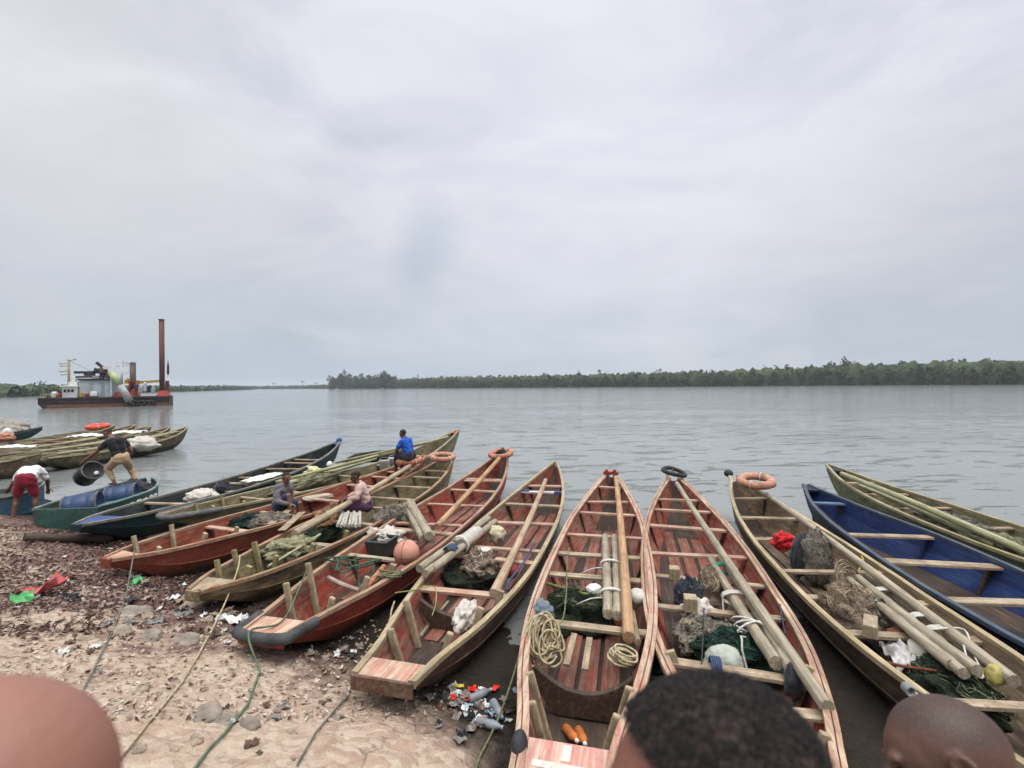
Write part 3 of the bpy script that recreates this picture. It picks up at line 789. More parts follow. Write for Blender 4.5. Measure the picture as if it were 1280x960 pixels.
# --- centre canoe
up3 = V((0,0,1))
pole('freshly peeled yellow-brown pole lying down the middle of the pink-railed canoe', POLEO, b6.at(770,597,.01), b6.at(786,797,.01), .048, .062, False, .02, 'long poles laid along the canoes', 'long_pole')
g2 = 'pair of grey bamboos in the pink-railed canoe'
A1, B1_ = b6.at(756,671,.015), b6.at(760,768,.015); A2, B2_ = b6.at(768,671,.015), b6.at(772,770,.015)
pole('left one of two grey bamboo lengths tied across the pink-railed canoe', BAMB, A1, B1_, .052, .056, group=g2)
pole('right one of two grey bamboo lengths, beside the long yellow-brown pole', BAMB, A2, B2_, .050, .054, group=g2)
for k, u in enumerate((.45, .8)):
    c = (A1+A2)/2*(1-u) + (B1_+B2_)/2*u
    mb = MB(); d = (B1_-A1).normalized(); sd = d.cross(up3).normalized(); pts = []
    for i in range(30):
        a = 2*math.pi*i/10; pts.append(c + sd*math.cos(a)*(.135) + up3*math.sin(a)*.066 + d*(.02*(i/10-1)))
    pts += [pts[-1] + sd*.14 + up3*-.02, pts[-1] + sd*.3 + up3*-.10]
    mb.tube(smooth_path(pts, 2), .009, 6); tag(mb.build('cord_lashing', ROPEW, origin=c), ['white cord binding the two grey bamboos at their middle','white cord binding the two grey bamboos near their cut ends'][k], 'cord', 'cord lashings on the pole bundles')
heap('black-green net heap filling the middle of the pink-railed canoe', NETK, b6.fl(722,768,.12), (.30,.50,.24), YW(b6), .35, cord=ROPEO, ncord=16, cr=.004)
rope('green rim rope along the edge of the black-green net heap', [b6.at(672,726,-.10), b6.at(700,734,-.08), b6.at(725,741,-.10), b6.at(752,746,-.12)], .017, M_plain('moss_rope', (.18,.20,.06), .85, .3, 20), group='ropes and lines on the boats')
for k, (x, y) in enumerate([(688,722),(705,724),(718,727)]):
    block(['whitish foam float','whitish foam float','whitish foam float'][k] + ' under red-brown cords, ' + ['leftmost','middle','rightmost'][k] + ' of three in the pink-railed canoe', FOAM, b6.at(x,y,-.16), (.17,.13,.09), R.uniform(0,3), 'foam_float', 'float', 'foam floats in the pink-railed canoe')
mb = MB()
RBR = M_plain('red_brown_cord', (.16,.05,.03), .85, .3, 20)
P0 = b6.at(704,724,-.10)
for k in range(9):
    a = b6.at(678+k*6,718,-.12); c = b6.at(684+k*6,732,-.12); mb.tube(smooth_path([a, (a+c)/2+V((0,0,.05)), c], 5), .008, 5)
tag(mb.build('cord_lashing', RBR, origin=P0), 'red-brown cords looped over the three whitish foam floats', 'cord')
block('big white foam block beside the grey bamboos in the pink-railed canoe', M_plain('clean_foam', (.74,.73,.68), .8, .1, 8, .3, dirt=.2), b6.at(743,739,-.12), (.22,.20,.18), .4)
ball('dirty white ball float tied beside the yellow-brown pole of the pink-railed canoe', FOAM, b6.at(796,746,-.02), .10, group='ball floats in the boats')
heap('orange plastic scrap under the cut ends of the grey bamboos', ORANGEP, b6.at(777,775,-.08), (.075,.06,.06), 0, .4, name='plastic_scrap', cat='plastic scrap', seg=18, rings=12)
coil('thick cream rope coil hung over the left rail of the pink-railed canoe', ROPEC, b6.at(678,798,-.06), .115, 20, .011, rotm(.95, .30, YW(b6)-1.2), squash=1.5, spread=4.5)
coil('cream rope coil at the right rail, at the foot of the yellow-brown pole', ROPEC, b6.at(778,826,-.05), .10, 13, .010, rotm(.15, .3, YW(b6)-1.3), squash=.7, spread=2)
pole('short pale wood batten beside the foot of the yellow-brown pole', WOODX, b6.at(790,765,-.03), b6.at(797,803,-.03), .03, .032, False, .0, name='wood_batten', cat='batten')
rope('thin green line hanging across two thwarts of the pink-railed canoe', [b6.at(712,684,.03), b6.at(709,700,-.03), b6.at(708,740,.03), b6.at(703,775,.03), b6.at(690,782,-.03)], .007, ROPEO, group='ropes and lines on the boats')
bottle('left one of two orange drink bottles on the floor of the pink-railed canoe', ORANGEP, WHITEP, b6.fl(714,918,.05), .24, .04, rotm(1.35, 0, .3), 'orange bottles in the stern')
bottle('right one of two orange drink bottles on the floor of the pink-railed canoe', ORANGEP, WHITEP, b6.fl(727,921,.05), .24, .04, rotm(1.35, 0, .1), 'orange bottles in the stern')
for k, (a, c) in enumerate([((718,793),(708,832)),((737,798),(731,838))]):
    mb = MB(); A = b6.M.inverted() @ b6.at(*a, -.12); C = b6.M.inverted() @ b6.at(*c, -.2); mb.bar(A, C, .06, .03); mb.build('floor_batten', WOODX, b6.root)
heap('grey and blue rag round the left end of the pink-railed stern thwart', M_cloth('grey_blue_rag', (.16,.19,.22)), b6.at(678,762,0), (.11,.12,.09), 0, .4, name='rag', cat='rag', seg=22, rings=14)
# --- red canoe with ring bow
A, B_ = b7.at(846,604,.03), b7.at(1034,884,.03)
pole('long grey pole down the red canoe with the black tyre ring', BAMB, A, B_, .042, .055, False, .03, 'long poles laid along the canoes', 'long_pole')
g3 = 'bamboos lashed to the long pole of the red canoe with the tyre ring'
C1, D1 = b7.at(889,699,.03), b7.at(971,829,.03); C2, D2 = b7.at(901,697,.03), b7.at(990,838,.03)
pole('left bamboo of the bundle lashed in the red canoe with the tyre ring', BAMB, C1, D1, .050, .058, group=g3)
pole('middle bamboo lashed between the left bamboo and the long grey pole', BAMB, C2, D2, .048, .055, group=g3)
for k, u in enumerate((.14, .48, .74)):
    c = (C1+C2)/2*(1-u)+(D1+D2)/2*u; d = (D1-C1).normalized(); sd = d.cross(up3).normalized(); w = (.10,.150,.160)[k]; off = (0,.055,.075)[k]
    pts = [c + sd*(off + math.cos(2*math.pi*i/12)*w) + up3*math.sin(2*math.pi*i/12)*.068 + d*(.03*(i/12-1) + (.05 if k == 2 else .0)*math.cos(2*math.pi*i/12)*((i//12)-1)*2) for i in range(37)]
    if k: pts += [pts[-1]-up3*.10, pts[-1]-up3*.2+d*.15]
    mb = MB(); mb.tube(pts, .014 if k == 0 else .010, 6)
    tag(mb.build('cord_lashing', M_plain('green_tape', (.05,.38,.25), .5, .15, 8) if k == 0 else ROPEW, origin=c), ['green tape round the top ends of the bamboos in the tyre-ring canoe','white cord round the middle of the three tied poles','white cord crossed round the lower end of the three tied poles'][k], 'cord', 'cord lashings on the pole bundles')
woodblock('chunky wooden chock on the fifth thwart of the tyre-ring canoe, upper one of two', b7.at(843,716,.04), (.14,.13,.15), YW(b7))
woodblock('chunky wooden chock on the sixth thwart of the tyre-ring canoe, lower one of two', b7.at(863,754,.04), (.15,.14,.16), YW(b7))
heap('brown net bundle standing left of the bamboos in the tyre-ring canoe', NETB, b7.at(888,742,-.14), (.22,.16,.30), YW(b7), .22, cord=ROPEC, ncord=8, cr=.004)
heap('dark net bag with blue bits by the left rail of the tyre-ring canoe', M_net('navy_net', (.03,.035,.05), (.12,.13,.15)), b7.at(862,745,-.13), (.16,.11,.20), 0, .35, cord=ROPEB, ncord=6)
heap('whitish plastic bag behind the lower wooden chock in the tyre-ring canoe', SACK, b7.at(872,764,-.10), (.18,.13,.13), .4, .4, name='plastic_bag', cat='bag')
heap('pale folded net hanging below the sixth thwart of the tyre-ring canoe', NETG, b7.at(868,792,-.20), (.30,.16,.15), .9, .35, cord=ROPEC, ncord=14, cr=.0035)
heap('green net heap with a foam float in the stern half of the tyre-ring canoe', NETGR, b7.at(925,818,-.22), (.26,.42,.20), YW(b7), .3, cord=ROPEG, ncord=22, cr=.0035)
heap('round pale float glimpsed through the green net of the tyre-ring canoe', M_plain('pale_green_foam', (.40,.42,.36), .6, .15, 8), b7.at(905,824,-.16), (.17,.15,.12), 0, .1, name='net_float', cat='float')
heap('grey net between the sixth and seventh thwarts, right of the pole bundle', NETG, b7.at(905,793,-.26), (.24,.40,.12), YW(b7), .35, cord=ROPEK, ncord=8)
heap('charcoal cloth pouch hanging at the lower ends of the lashed bamboos', BLACKC, b7.at(992,852,-.06), (.08,.07,.13), 0, .3, name='cloth_pouch', cat='pouch', seg=20, rings=14)
tie('blue cord wound on the seventh thwart of the tyre-ring canoe', b7.at(895,833,-.05), b7.n, .075, ROPEB, .010, 5)
rope('olive line running down past the blue-wound thwart of the tyre-ring canoe', [b7.at(880,760,.02), b7.at(879,790,-.08), b7.at(877,830,.02)], .006, ROPEK, group='ropes and lines on the boats')
rope('blue-grey line hanging off the right part of the sixth thwart of the tyre-ring canoe', [b7.at(975,755,.03), b7.at(978,775,-.05), b7.at(982,793,-.12)], .007, ROPEB, group='ropes and lines on the boats')
mb = MB(); rot = rotm(.22, -.1, YW(b7)); c = b7.W(.985, 0, .10)
root = empty('tyre_ring', c); tag(root, 'black tyre ring sitting flat on the bow of a red canoe', 'tyre')
mb.torus((0,0,0), .24, .045, rot, 32, 10, wob=.05); mb.build('ring', RUBBER, root)
mb = MB(); mb.tube([rot @ V((-.2,0,-.02)), V((0,0,-.09)), rot @ V((.2,.02,0))], .02, 6); mb.build('rope_strop', RBR, root)
# --- brown canoe with lifebuoy
lifebuoy('orange lifebuoy tilted up at the bow of the unpainted brown canoe', BUOYP, b8.at(945,601,.10), .285, .078, rotm(.14, -.06, 0))
PA, PB, PC = b8.at(958,618,.03), b8.at(1078,716,.03), b8.at(1268,852,.03)
pole('long crooked grey pole down the unpainted brown canoe', BAMB, PA, PC, .042, .056, False, .05, 'long poles laid along the canoes', 'long_pole')
for k, (a, c) in enumerate([((1062,725),(1205,842)),((1073,722),(1222,838)),((1083,720),(1238,832)),((1070,735),(1190,832))]):
    pole(['upper-left','second from the left','rightmost','lowest'][k] + ' bamboo of the tied bundle in the unpainted brown canoe', BAMB, b8.at(*a, .02 + .05*(k == 1)), b8.at(*c, .02 + .05*(k == 1)), .042, .050, group='bamboo bundle in the unpainted brown canoe')
for k, (x, y) in enumerate([(1100,745),(1150,778),(1172,795)]):
    c = b8.at(x+6, y, .03); d = (b8.at(1222,838)-b8.at(1073,722)).normalized(); sd = d.cross(up3).normalized(); pts = []
    for i in range(36):
        a = 2*math.pi*i/12; pts.append(c + sd*math.cos(a)*.155 + up3*(math.sin(a)*.075+.005) + d*(.03*(i/12-1.5)))
    mb = MB(); mb.tube(pts, .012, 6); tag(mb.build('cord_lashing', ROPEW, origin=c), ['white cord round the upper end of the bamboo bundle in the brown canoe','white cord round the middle of the bamboo bundle in the brown canoe','white cord near the cut ends of the bamboo bundle in the brown canoe'][k], 'cord', 'cord lashings on the pole bundles')
rope('white line drawn in a triangle from the bamboo bundle down to the net rim', [b8.at(1150,790,.05), b8.at(1172,786,.13), b8.at(1205,787,.10), b8.at(1216,815,.05), b8.at(1229,846,0), b8.at(1214,838,.03), b8.at(1204,805,.08)], .008, ROPEW, group='ropes and lines on the boats', n=4)
heap('bright red cloth hung over the third thwart of the unpainted brown canoe', REDC, b8.at(979,676,.02), (.16,.13,.12), .3, .5, name='cloth', cat='cloth')
heap('charcoal rolled tarp between the red cloth and the tall grey net', BLACKC, b8.at(1000,692,-.06), (.11,.13,.30), 0, .15, name='rolled_tarp', cat='tarp')
heap('tall grey net bundle standing by the red cloth in the unpainted brown canoe', NETG, b8.at(1020,694,-.04), (.19,.19,.36), 0, .22, cord=ROPEC, ncord=10)
heap('large brown net heap at the left rail of the unpainted brown canoe', NETB, b8.at(1062,762,-.10), (.32,.28,.26), YW(b8), .25, cord=ROPEC, ncord=14, cr=.004)
heap('grey and black net beside the large brown net heap', NETG, b8.at(1098,772,-.12), (.20,.20,.20), 0, .35, cord=ROPEK, ncord=14)
coil('brown rope loops hung over the fourth thwart, at the top of the bamboo bundle', M_plain('brown_rope', (.27,.22,.14), .9, .3, 30, .6), b8.at(1062,727,-.03), .15, 8, .009, rotm(1.1, 0, .3), squash=1.3, spread=2)
woodblock('weathered chock lying on the sixth thwart of the unpainted brown canoe', b8.at(1088,783,.04), (.30,.12,.13), YW(b8)-.5)
sheet('crumpled pale plastic sheet by the left rail of the unpainted brown canoe', M_plain('pale_sheet', (.52,.49,.49), .5, .15, 6, .3), b8.at(1130,813,-.12), .50, .26, YW(b8)-.2, .07)
root = empty('plastic_tub', b8.at(1165,822,-.16)); tag(root, 'white plastic tub lying on its side under the bamboo bundle', 'tub')
mb = MB(); rot = rotm(.2, 1.35, -.5); mb.lathe([(0,-.16),(.13,-.16),(.15,-.14),(.16,.1),(.14,.15),(.08,.17),(0,.17)], rot, seg=20); mb.build('body', M_plain('cream_tub', (.58,.55,.46), .5, .1, 6, .1), root)
mb = MB(); mb.lathe([(0,.165),(.075,.165),(.075,.20),(0,.2)], rot, seg=14); mb.build('cap', RUBBERG, root)
heap('black and green net heap in the stern half of the unpainted brown canoe', NETK, b8.at(1192,858,-.22), (.44,.27,.17), YW(b8), .3, cord=ROPEO, ncord=26, cr=.0035)
rope('brown rim rope round the edge of the black and green net in the brown canoe', [b8.at(1108,828,-.08), b8.at(1130,833,-.06), b8.at(1165,838,-.08), b8.at(1205,842,-.08), b8.at(1235,850,-.10)], .014, RBR, group='ropes and lines on the boats')
heap('crushed yellow plastic container by the pole in the brown canoe', YELP, b8.at(1245,842,.02), (.10,.065,.075), .6, .16, name='plastic_container', cat='container', seg=22, rings=14)
heap('orange-brown rag under the sixth thwart of the unpainted brown canoe', M_cloth('rust_rag', (.32,.11,.05)), b8.at(1130,797,-.15), (.16,.11,.08), 0, .4, name='rag', cat='rag', seg=22, rings=14)
rope('yellow cord knotted on the right end of the third thwart of the brown canoe', [b8.at(1077,695,0), b8.at(1079,702,.02), b8.at(1074,712,-.05), b8.at(1072,718,-.1)], .011, M_plain('yellow_cord', (.5,.36,.06), .7, .2, 20), group='ropes and lines on the boats')
tie('grey cord wound round the left rail of the brown canoe near its stern', b8.at(1136,862,0), b8.d, .036, ROPEB if False else M_plain('grey_cord', (.3,.29,.28), .8), .010, 4)
# --- blue canoe
def strip(label, mt, A, B, w, name='strap', cat='strap'):
    mb = MB(); A, B = V(A), V(B); mb.bar(A, B, w, .012); return tag(mb.build(name, mt, origin=A), label, cat)
strip('rusty red strap lying on the floor of the navy blue canoe', redm('red_strap', 50, .3), b9.fl(1150,672,.02), b9.fl(1196,694,.02), .10)
strip('brown plank lying on the floor of the navy blue canoe', M_paint('brown_plank', (.11,.06,.035), (.2,.13,.08), .4, 'X', .3), b9.fl(1220,706,.02), b9.fl(1278,736,.02), .10, 'floor_plank', 'plank')
# --- green canoe
pole('longer grey-green pole lying along the moss green canoe', BAMBG, b10.at(1052,592,.05), b10.at(1310,702,.05), .05, .06, False, .04, 'long poles laid along the canoes', 'long_pole')
pole('second pole in the moss green canoe, close to its near rail', BAMBG, b10.at(1075,607,.0), b10.at(1245,682,.0), .04, .05, False, .04, 'long poles laid along the canoes', 'long_pole')
heap('pale net spread over the middle of the moss green canoe', NETG, b10.at(1190,656,-.06), (.75,.26,.17), YW(b10), .3, cord=ROPEC, ncord=12)
heap('olive net bundle at the right edge of the photo in the moss green canoe', M_net('olive_net', (.16,.16,.08), (.36,.34,.22)), b10.at(1250,682,-.05), (.5,.24,.16), YW(b10), .3, cord=ROPEO, ncord=10)
# --- canoe with wide stern board
pole('long tan pole leaning down the canoe with the white thwart', M_bamboo('tan_pole', (.45,.33,.22)), b5.at(682,600,.03), b5.at(617,742,.03), .045, .06, False, .03, 'long poles laid along the canoes', 'long_pole')
for k, (a, c) in enumerate([((611,648),(524,711)),((619,652),(531,717)),((615,655),(540,712))]):
    pole(['upper','right','lower'][k] + ' bamboo of the cloth-wrapped bundle across the left rail of the white-thwart canoe', BAMB, b5.at(*a, .06), b5.at(*c, .08), .05, .055, group='cloth-wrapped bamboo bundle')
c = b5.at(586,673,.09); d = (b5.at(524,711,.08)-b5.at(611,648,.06)).normalized(); M_ = frame_x(d)
mb = MB(); mb.tube([c + d*s for s in [-.42+.06*i for i in range(13)]], [.105*(1+.30*noise.noise(V((i*.9, 3, 1)))) * {0: .55, 1: .85, 11: .85, 12: .6}.get(i, 1) for i in range(13)], 16)
ob = mb.build('cloth_wrap', M_cloth('grey_white_wrap', (.46,.43,.39)), origin=c); tag(ob, 'grey-white cloth wrapped round the bamboo bundle of the white-thwart canoe', 'cloth')
for k in range(7):
    pass
tie('blue and white cords wound on the lower end of the cloth-wrapped bamboos', c + d*.62, d, .10, ROPEB, .009, 8)
tie('white cord tied round the cloth wrap of the bamboo bundle', c + d*.30, d, .135, ROPEW, .010, 4)
block('white foam block behind the cloth-wrapped bamboo bundle', FOAM, b5.at(606,692,-.06), (.30,.20,.20), .3)
heap('brown and white net in the middle of the white-thwart canoe', NETB, b5.at(600,706,-.12), (.24,.30,.16), 0, .35, cord=ROPEW, ncord=14)
heap('black net spread on the floor of the white-thwart canoe below the bamboos', NETK, b5.at(578,718,-.26), (.36,.50,.14), YW(b5), .35, cord=ROPEK, ncord=16)
heap('yellow-white bag by the second pole thwart of the white-thwart canoe', M_cloth('cream_bag', (.56,.51,.34)), b5.at(620,667,-.06), (.15,.13,.13), 0, .35, name='bag', cat='bag', seg=24, rings=14)
ball('pale pink oval float by the right rail of the white-thwart canoe', BUOYP, b5.at(646,698,-.06), .10, group='ball floats in the boats')
ball('dull crimson float below the pale pink one in the white-thwart canoe', M_plain('crimson_float', (.30,.05,.05), .5, .2, 8), b5.at(639,714,-.10), .105, group='ball floats in the boats')
rope('blue rope lying along the right rail of the white-thwart canoe', [b5.at(668,680,.02), b5.at(658,697,.03), b5.at(648,712,.02), b5.at(636,727,.03), b5.at(634,738,.0)], .016, ROPEB, group='ropes and lines on the boats')
heap('dirty white sack stuffed inside the right rail of the white-thwart canoe', SACK, b5.at(582,768,-.06), (.24,.11,.13), YW(b5), .35, name='sack', cat='sack')
rope('thin yellow-green line from a stern post across to the bow side thwart', [b5.at(494,741,.10), b5.at(515,738,.03), b5.at(542,733,.0), b5.at(545,752,-.1), b5.at(540,770,-.2)], .007, M_plain('yellow_green_line', (.33,.34,.10), .8), group='ropes and lines on the boats')
rope('cream rope drooping along the left rail by the wide pink stern board', [b5.at(493,752,.06), b5.at(489,765,.0), b5.at(486,790,-.12), b5.at(474,806,-.06), b5.at(463,806,.03)], .011, ROPEC, group='ropes and lines on the boats')
rope('dark line hanging down the outside of the right rail of the white-thwart canoe', [b5.W(.42,-.98,.02), b5.W(.42,-1.06,-.05), b5.W(.42,-1.05,-.30)], .009, ROPEK, group='ropes and lines on the boats')
pole('grey stick lying on the floor near the bulkhead of the white-thwart canoe', BAMB, b5.fl(560,752,.03), b5.fl(525,796,.03), .02, .025, False, .01, name='stick', cat='stick')
pole('peeled stub of pole beside the foot of the long tan pole', POLEO, b5.at(634,712,-.04), b5.at(620,742,-.02), .042, .05, False, .01, name='pole_stub', cat='pole')
# --- canoe with ball float
pole('long orange-brown pole in the canoe with the pink ball float', POLEO, b4.at(624,573,.04), b4.at(546,658,.04), .05, .055, False, .02, 'long poles laid along the canoes', 'long_pole')
for k, (a, c) in enumerate([((507,632),(530,674)),((515,630),(540,674)),((511,629),(536,670))]):
    pole(['left','right','top'][k] + ' bamboo of the short thick bundle behind the pink ball float', BAMB, b4.at(*a, .05+.09*(k == 2)), b4.at(*c, .05+.09*(k == 2)), .068, .070, group='short thick bamboo bundle')
ball('big round faded pink ball float sitting on the rail of a red canoe', M_plain('faded_pink_rubber', (.55,.27,.20), .65, .12, 6, .15, .004, dirt=.12), b4.at(508,690,.10), .185, group='ball floats in the boats', rib=M_plain('float_seam', (.25,.12,.09), .8))
heap('white and brown net heap behind the short bamboo bundle', NETG, b4.at(492,647,-.04), (.34,.26,.22), 0, .3, cord=ROPEC, ncord=14)
heap('pale foam and rag pile under the sixth thwart of the red canoe with the ball', SACK, b4.at(482,672,-.14), (.30,.24,.15), 0, .45, name='rag_pile', cat='rags')
root = empty('plastic_crate', b4.at(478,693,-.30), b4.yaw); tag(root, 'dark plastic crate on the floor left of the pink ball float', 'crate')
mb = MB()
for (c, dd) in [((0,0,.01),(.42,.34,.02)),((.2,0,.13),(.02,.34,.24)),((-.2,0,.13),(.02,.34,.24)),((0,.16,.13),(.378,.02,.24)),((0,-.16,.13),(.378,.02,.24))]: mb.box(c, dd)
mb.build('body', M_plain('dark_crate_plastic', (.04,.045,.045), .5, .2, 6), root)
mb = MB()
for (c, dd) in [((.2,0,.262),(.04,.38,.02)),((-.2,0,.262),(.04,.38,.02)),((0,.17,.262),(.358,.04,.02)),((0,-.17,.262),(.358,.04,.02))]: mb.box(c, dd)
mb.build('rim', M_plain('crate_rim_plastic', (.07,.075,.075), .5, .2, 6), root)
rg = random.Random(5)
for k, (x, y, lab, mt) in enumerate([(425,703,'tangled green rope over the stern post of the canoe with the ball float', ROPEG),(455,700,'green rope tangle draped on the last thwart of the canoe with the ball float', ROPEG),(488,718,'green and cream rope tangle on the right rail beside the pink ball float', ROPEO)]):
    P = b4.at(x, y, .03); pts = [P + V((rg.uniform(-.22,.22), rg.uniform(-.16,.16), rg.uniform(-.10,.07))) for _ in range(13)]
    rope(lab, pts, .011, mt, group='rope tangles', n=5)
rope('green line sagging from the last thwart down to the floor, left of the pink ball', [b4.at(445,694,.02), b4.at(448,720,-.15), b4.at(452,745,-.3), b4.at(462,745,-.3), b4.at(468,705,.02)], .007, ROPEG, group='ropes and lines on the boats')
pole('pale forked driftwood branch across the stern of the canoe with the ball float', M_bamboo('driftwood', (.42,.33,.27)), b4.at(411,722,-.04), b4.at(449,738,-.04), .030, .026, False, .04, name='driftwood_branch', cat='branch')
rope('orange-brown thick rope end by the right rail below the pink ball', [b4.at(455,738,-.03), b4.at(468,722,.02), b4.at(480,708,.03)], .035, M_plain('rust_rope', (.42,.20,.10), .85, .3, 20), group='ropes and lines on the boats')
lifebuoy('orange lifebuoy crowning the bow of the red canoe with the ball float', BUOY, b4.at(626,567,.07), .285, .072, rotm(.16, -.10, 0))
heap('black rag bundle inside the lifebuoy on the bow of the ball float canoe', BLACKC, b4.at(627,564,.10), (.17,.12,.08), 0, .5, name='rag', cat='rag', seg=22, rings=14)
# --- mossy canoe
lifebuoy('orange lifebuoy lying on the bow of the mossy yellow-brown canoe', BUOYP, b3.at(553,571,.06), .30, .070, rotm(.10, .05, 0))
for k in range(7):
    A = b3.at(428+3.6*k, 640+(k % 2)*2, .04+.03*(k % 3)); B_ = b3.at(422+4.6*k, 657+(k % 2), .02+.03*(k % 3))
    pole('bleached grey foam stick of the bundle in front of the man in pink', M_bamboo('bleached_stick', (.55,.52,.45)) if k == 0 else bpy.data.materials['bleached_stick'], A, B_, .03, .03, False, .01, 'bundle of bleached sticks', 'float_stick', 'stick')
heap('orange-brown net on the knees and floor in front of the man in pink', M_net('orange_net', (.24,.12,.06), (.45,.28,.17)), b3.at(415,643,-.05), (.50,.26,.16), YW(b3), .35, cord=M_plain('orange_cord', (.55,.18,.06), .8), ncord=14)
heap('pale brush and twigs heaped on the last thwart of the mossy canoe', M_net('straw_net', (.24,.22,.12), (.46,.42,.27)), b3.at(362,684,-.02), (.36,.22,.12), 0, .5, name='brush_heap', cat='brush', cord=BAMBG, ncord=18)
pole('thin bamboo slanting over the stern posts of the mossy canoe', BAMBG, b3.at(400,668,.05), b3.at(335,708,.02), .022, .018, group=None)
heap('dark wet net on the floor of the mossy canoe', NETK, b3.at(395,668,-.25), (.6,.3,.12), YW(b3), .3, cord=ROPEK, ncord=10)
# --- rust red canoe
lifebuoy('orange lifebuoy around which the man in blue sits', BUOY, b2.at(511,575,.06), .305, .074, rotm(.08, 0, 0))
pole('long tan pole along the rust red canoe, ending by the man in grey', M_bamboo('tan_grey_pole', (.42,.34,.23)), b2.at(516,580,.03), b2.at(368,667,.03), .055, .065, False, .04, 'long poles laid along the canoes', 'long_pole')
heap('whitish net and sacking beside the man in grey', NETG, b2.at(341,652,-.05), (.34,.28,.15), 0, .4, cord=ROPEC, ncord=16)
heap('dark green net on the floor of the rust red canoe', NETGR, b2.at(305,655,-.22), (.42,.36,.18), 0, .3, cord=ROPEK, ncord=10)
block('grey-beige foam pad behind the legs of the man in grey', M_plain('beige_foam', (.42,.35,.28), .85, .15, 7, .4), b2.at(397,622,-.10), (.95,.40,.16), YW(b2), 'foam_pad', 'pad')
for k, (a, c) in enumerate([((368,632),(338,655)),((378,640),(352,663))]):
    strip(['upper','lower'][k] + ' loose plank lying by the man in grey in the rust red canoe', WOODX, b2.at(*a, .02), b2.at(*c, .02), .13, 'loose_plank', 'plank')
# --- weathered canoe
for k, (a, c, r) in enumerate([((560,546),(345,603),.05),((470,573),(352,606),.055),((540,552),(420,578),.04)]):
    pole(['longest','thick lower','thin upper'][k] + ' pole lying along the weathered grey-brown canoe', BAMBG, b1.at(*a, .03+.05*k), b1.at(*c, .03+.05*k), r*.85, r, False, .04, 'long poles laid along the canoes', 'long_pole')
for k, (x, y) in enumerate([(480,559),(492,553)]):
    q_ = b1.at(x, y, -.02); t_, l_ = b1.tl(q_); q_ = b1.W(t_, min(l_, .6), -.0)
    root = empty('plastic_tub', q_); tag(root, ['white plastic bucket left of the man in blue, lower of two','white plastic bucket just left of the man in blue, upper of two'][k], 'bucket', 'white buckets in the weathered canoe')
    mb = MB(); mb.lathe([(0,0),(.12,0),(.15,.27),(.16,.28),(.135,.28),(.11,.02),(0,.02)], seg=16); mb.build('body', WHITEP, root)
    mb = MB(); mb.tube(smooth_path([(-.15,0,.27),(-.13,.06,.33),(0,.10,.36),(.13,.06,.33),(.15,0,.27)], 4), .006, 5); mb.build('handle', ROPEW, root)
heap('crumpled yellow-white plastic in the weathered grey-brown canoe', M_plain('cream_yellow', (.62,.59,.33), .6, .15, 7, .3), b1.at(394,591,.10), (.26,.2,.16), 0, .45, name='plastic_bag', cat='bag', seg=24, rings=14)
heap('olive net heap along the middle of the weathered grey-brown canoe', bpy.data.materials['olive_net'], b1.at(382,603,-.02), (.9,.30,.18), YW(b1), .35, cord=ROPEO, ncord=12)
heap('small white ball float near the dark bow of the leftmost canoe', WHITEP, b1.at(412,580,.06), (.09,.09,.09), 0, .05, name='ball_float', cat='float', seg=18, rings=12)
heap('dark net mass in the fore part of the weathered canoe', NETK, b1.at(470,570,-.12), (1.2,.32,.16), YW(b1), .3, cord=ROPEO, ncord=12)
# --- leftmost canoe
heap('pale sack mound between the thwarts of the dark teal canoe', SACK, b0.at(253,621,-.08), (.34,.26,.18), 0, .25, name='sack', cat='sack')
heap('dark grey bag on a thwart of the dark teal canoe', BLACKC, b0.at(279,609,.02), (.17,.16,.17), 0, .3, name='bag', cat='bag', seg=24, rings=14)
sheet('pale board lying over the middle thwarts of the dark teal canoe', FOAM, b0.at(330,595,.02), 1.4, .5, YW(b0), .03, 'board', 'board')
# --- raft cargo
lifebuoy('bright red lifebuoy lying on the raft of canoes', BUOYR, RBT[3].at(122,533,.10), .42, .12, rotm(.1, 0, 0))
heap('white bundle in the outermost raft canoe, right of the man in black', SACK, RBT[0].at(178,554,.10), (.62,.4,.30), 0, .2, name='sack', cat='sack')
for k, (bb, x, y, lab) in enumerate([(1,157,539,'long white sheet on the raft near its bows'),(2,112,543,'white sheet on the raft left of the man in black'),(0,20,557,'white sheet at the left edge on the raft')]):
    sheet(lab, M_plain('white_sheet', (.68,.67,.63), .6, .1, 5, .2) if k == 0 else bpy.data.materials['white_sheet'], RBT[bb].at(x, y, .06), 1.5, .6, .3, .07, group='white sheets on the raft')
for k, (x, y, mt, lab) in enumerate([(6,546,BUOYP,'dull pink float at the left edge of the photo on the raft'),(9,541,WHITEP,'white jug at the left edge beside the dull pink float')]):
    heap(lab, mt, at_z(x, y, .75), (.4,.3,.22) if k == 0 else (.2,.2,.24), 0, .2, name='float' if k == 0 else 'jug', cat='float' if k == 0 else 'jug')
for k in range(7):
    a = RBT[k % 3]; t0 = .1+.07*k; pole('pole lying across the rafted canoes', BAMBG, a.W(t0, .5-.2*(k % 4), .05), a.W(t0+.35, -.4+.15*(k % 3), .05), .05, .06, False, .03, 'poles lying across the rafted canoes', 'long_pole')
# pale rubble spit behind the raft at the left edge
for k, (x, y, r) in enumerate([(2,531,1.1),(10,531,.9),(6,536,1.0),(14,536,.7),(-8,534,1.3)]):
    P = at_z(x, y, .55); P.z = .25
    heap('pale weathered boulder of the low spit at the left edge behind the raft', M_plain('pale_rock', (.33,.30,.25), .9, .25, 2, .6, .05) if k == 0 else bpy.data.materials['pale_rock'], P, (r*1.2, r, r*.62), k, .3, 'pale boulders at the left edge', 'boulder', 'boulder', seg=28, rings=16)

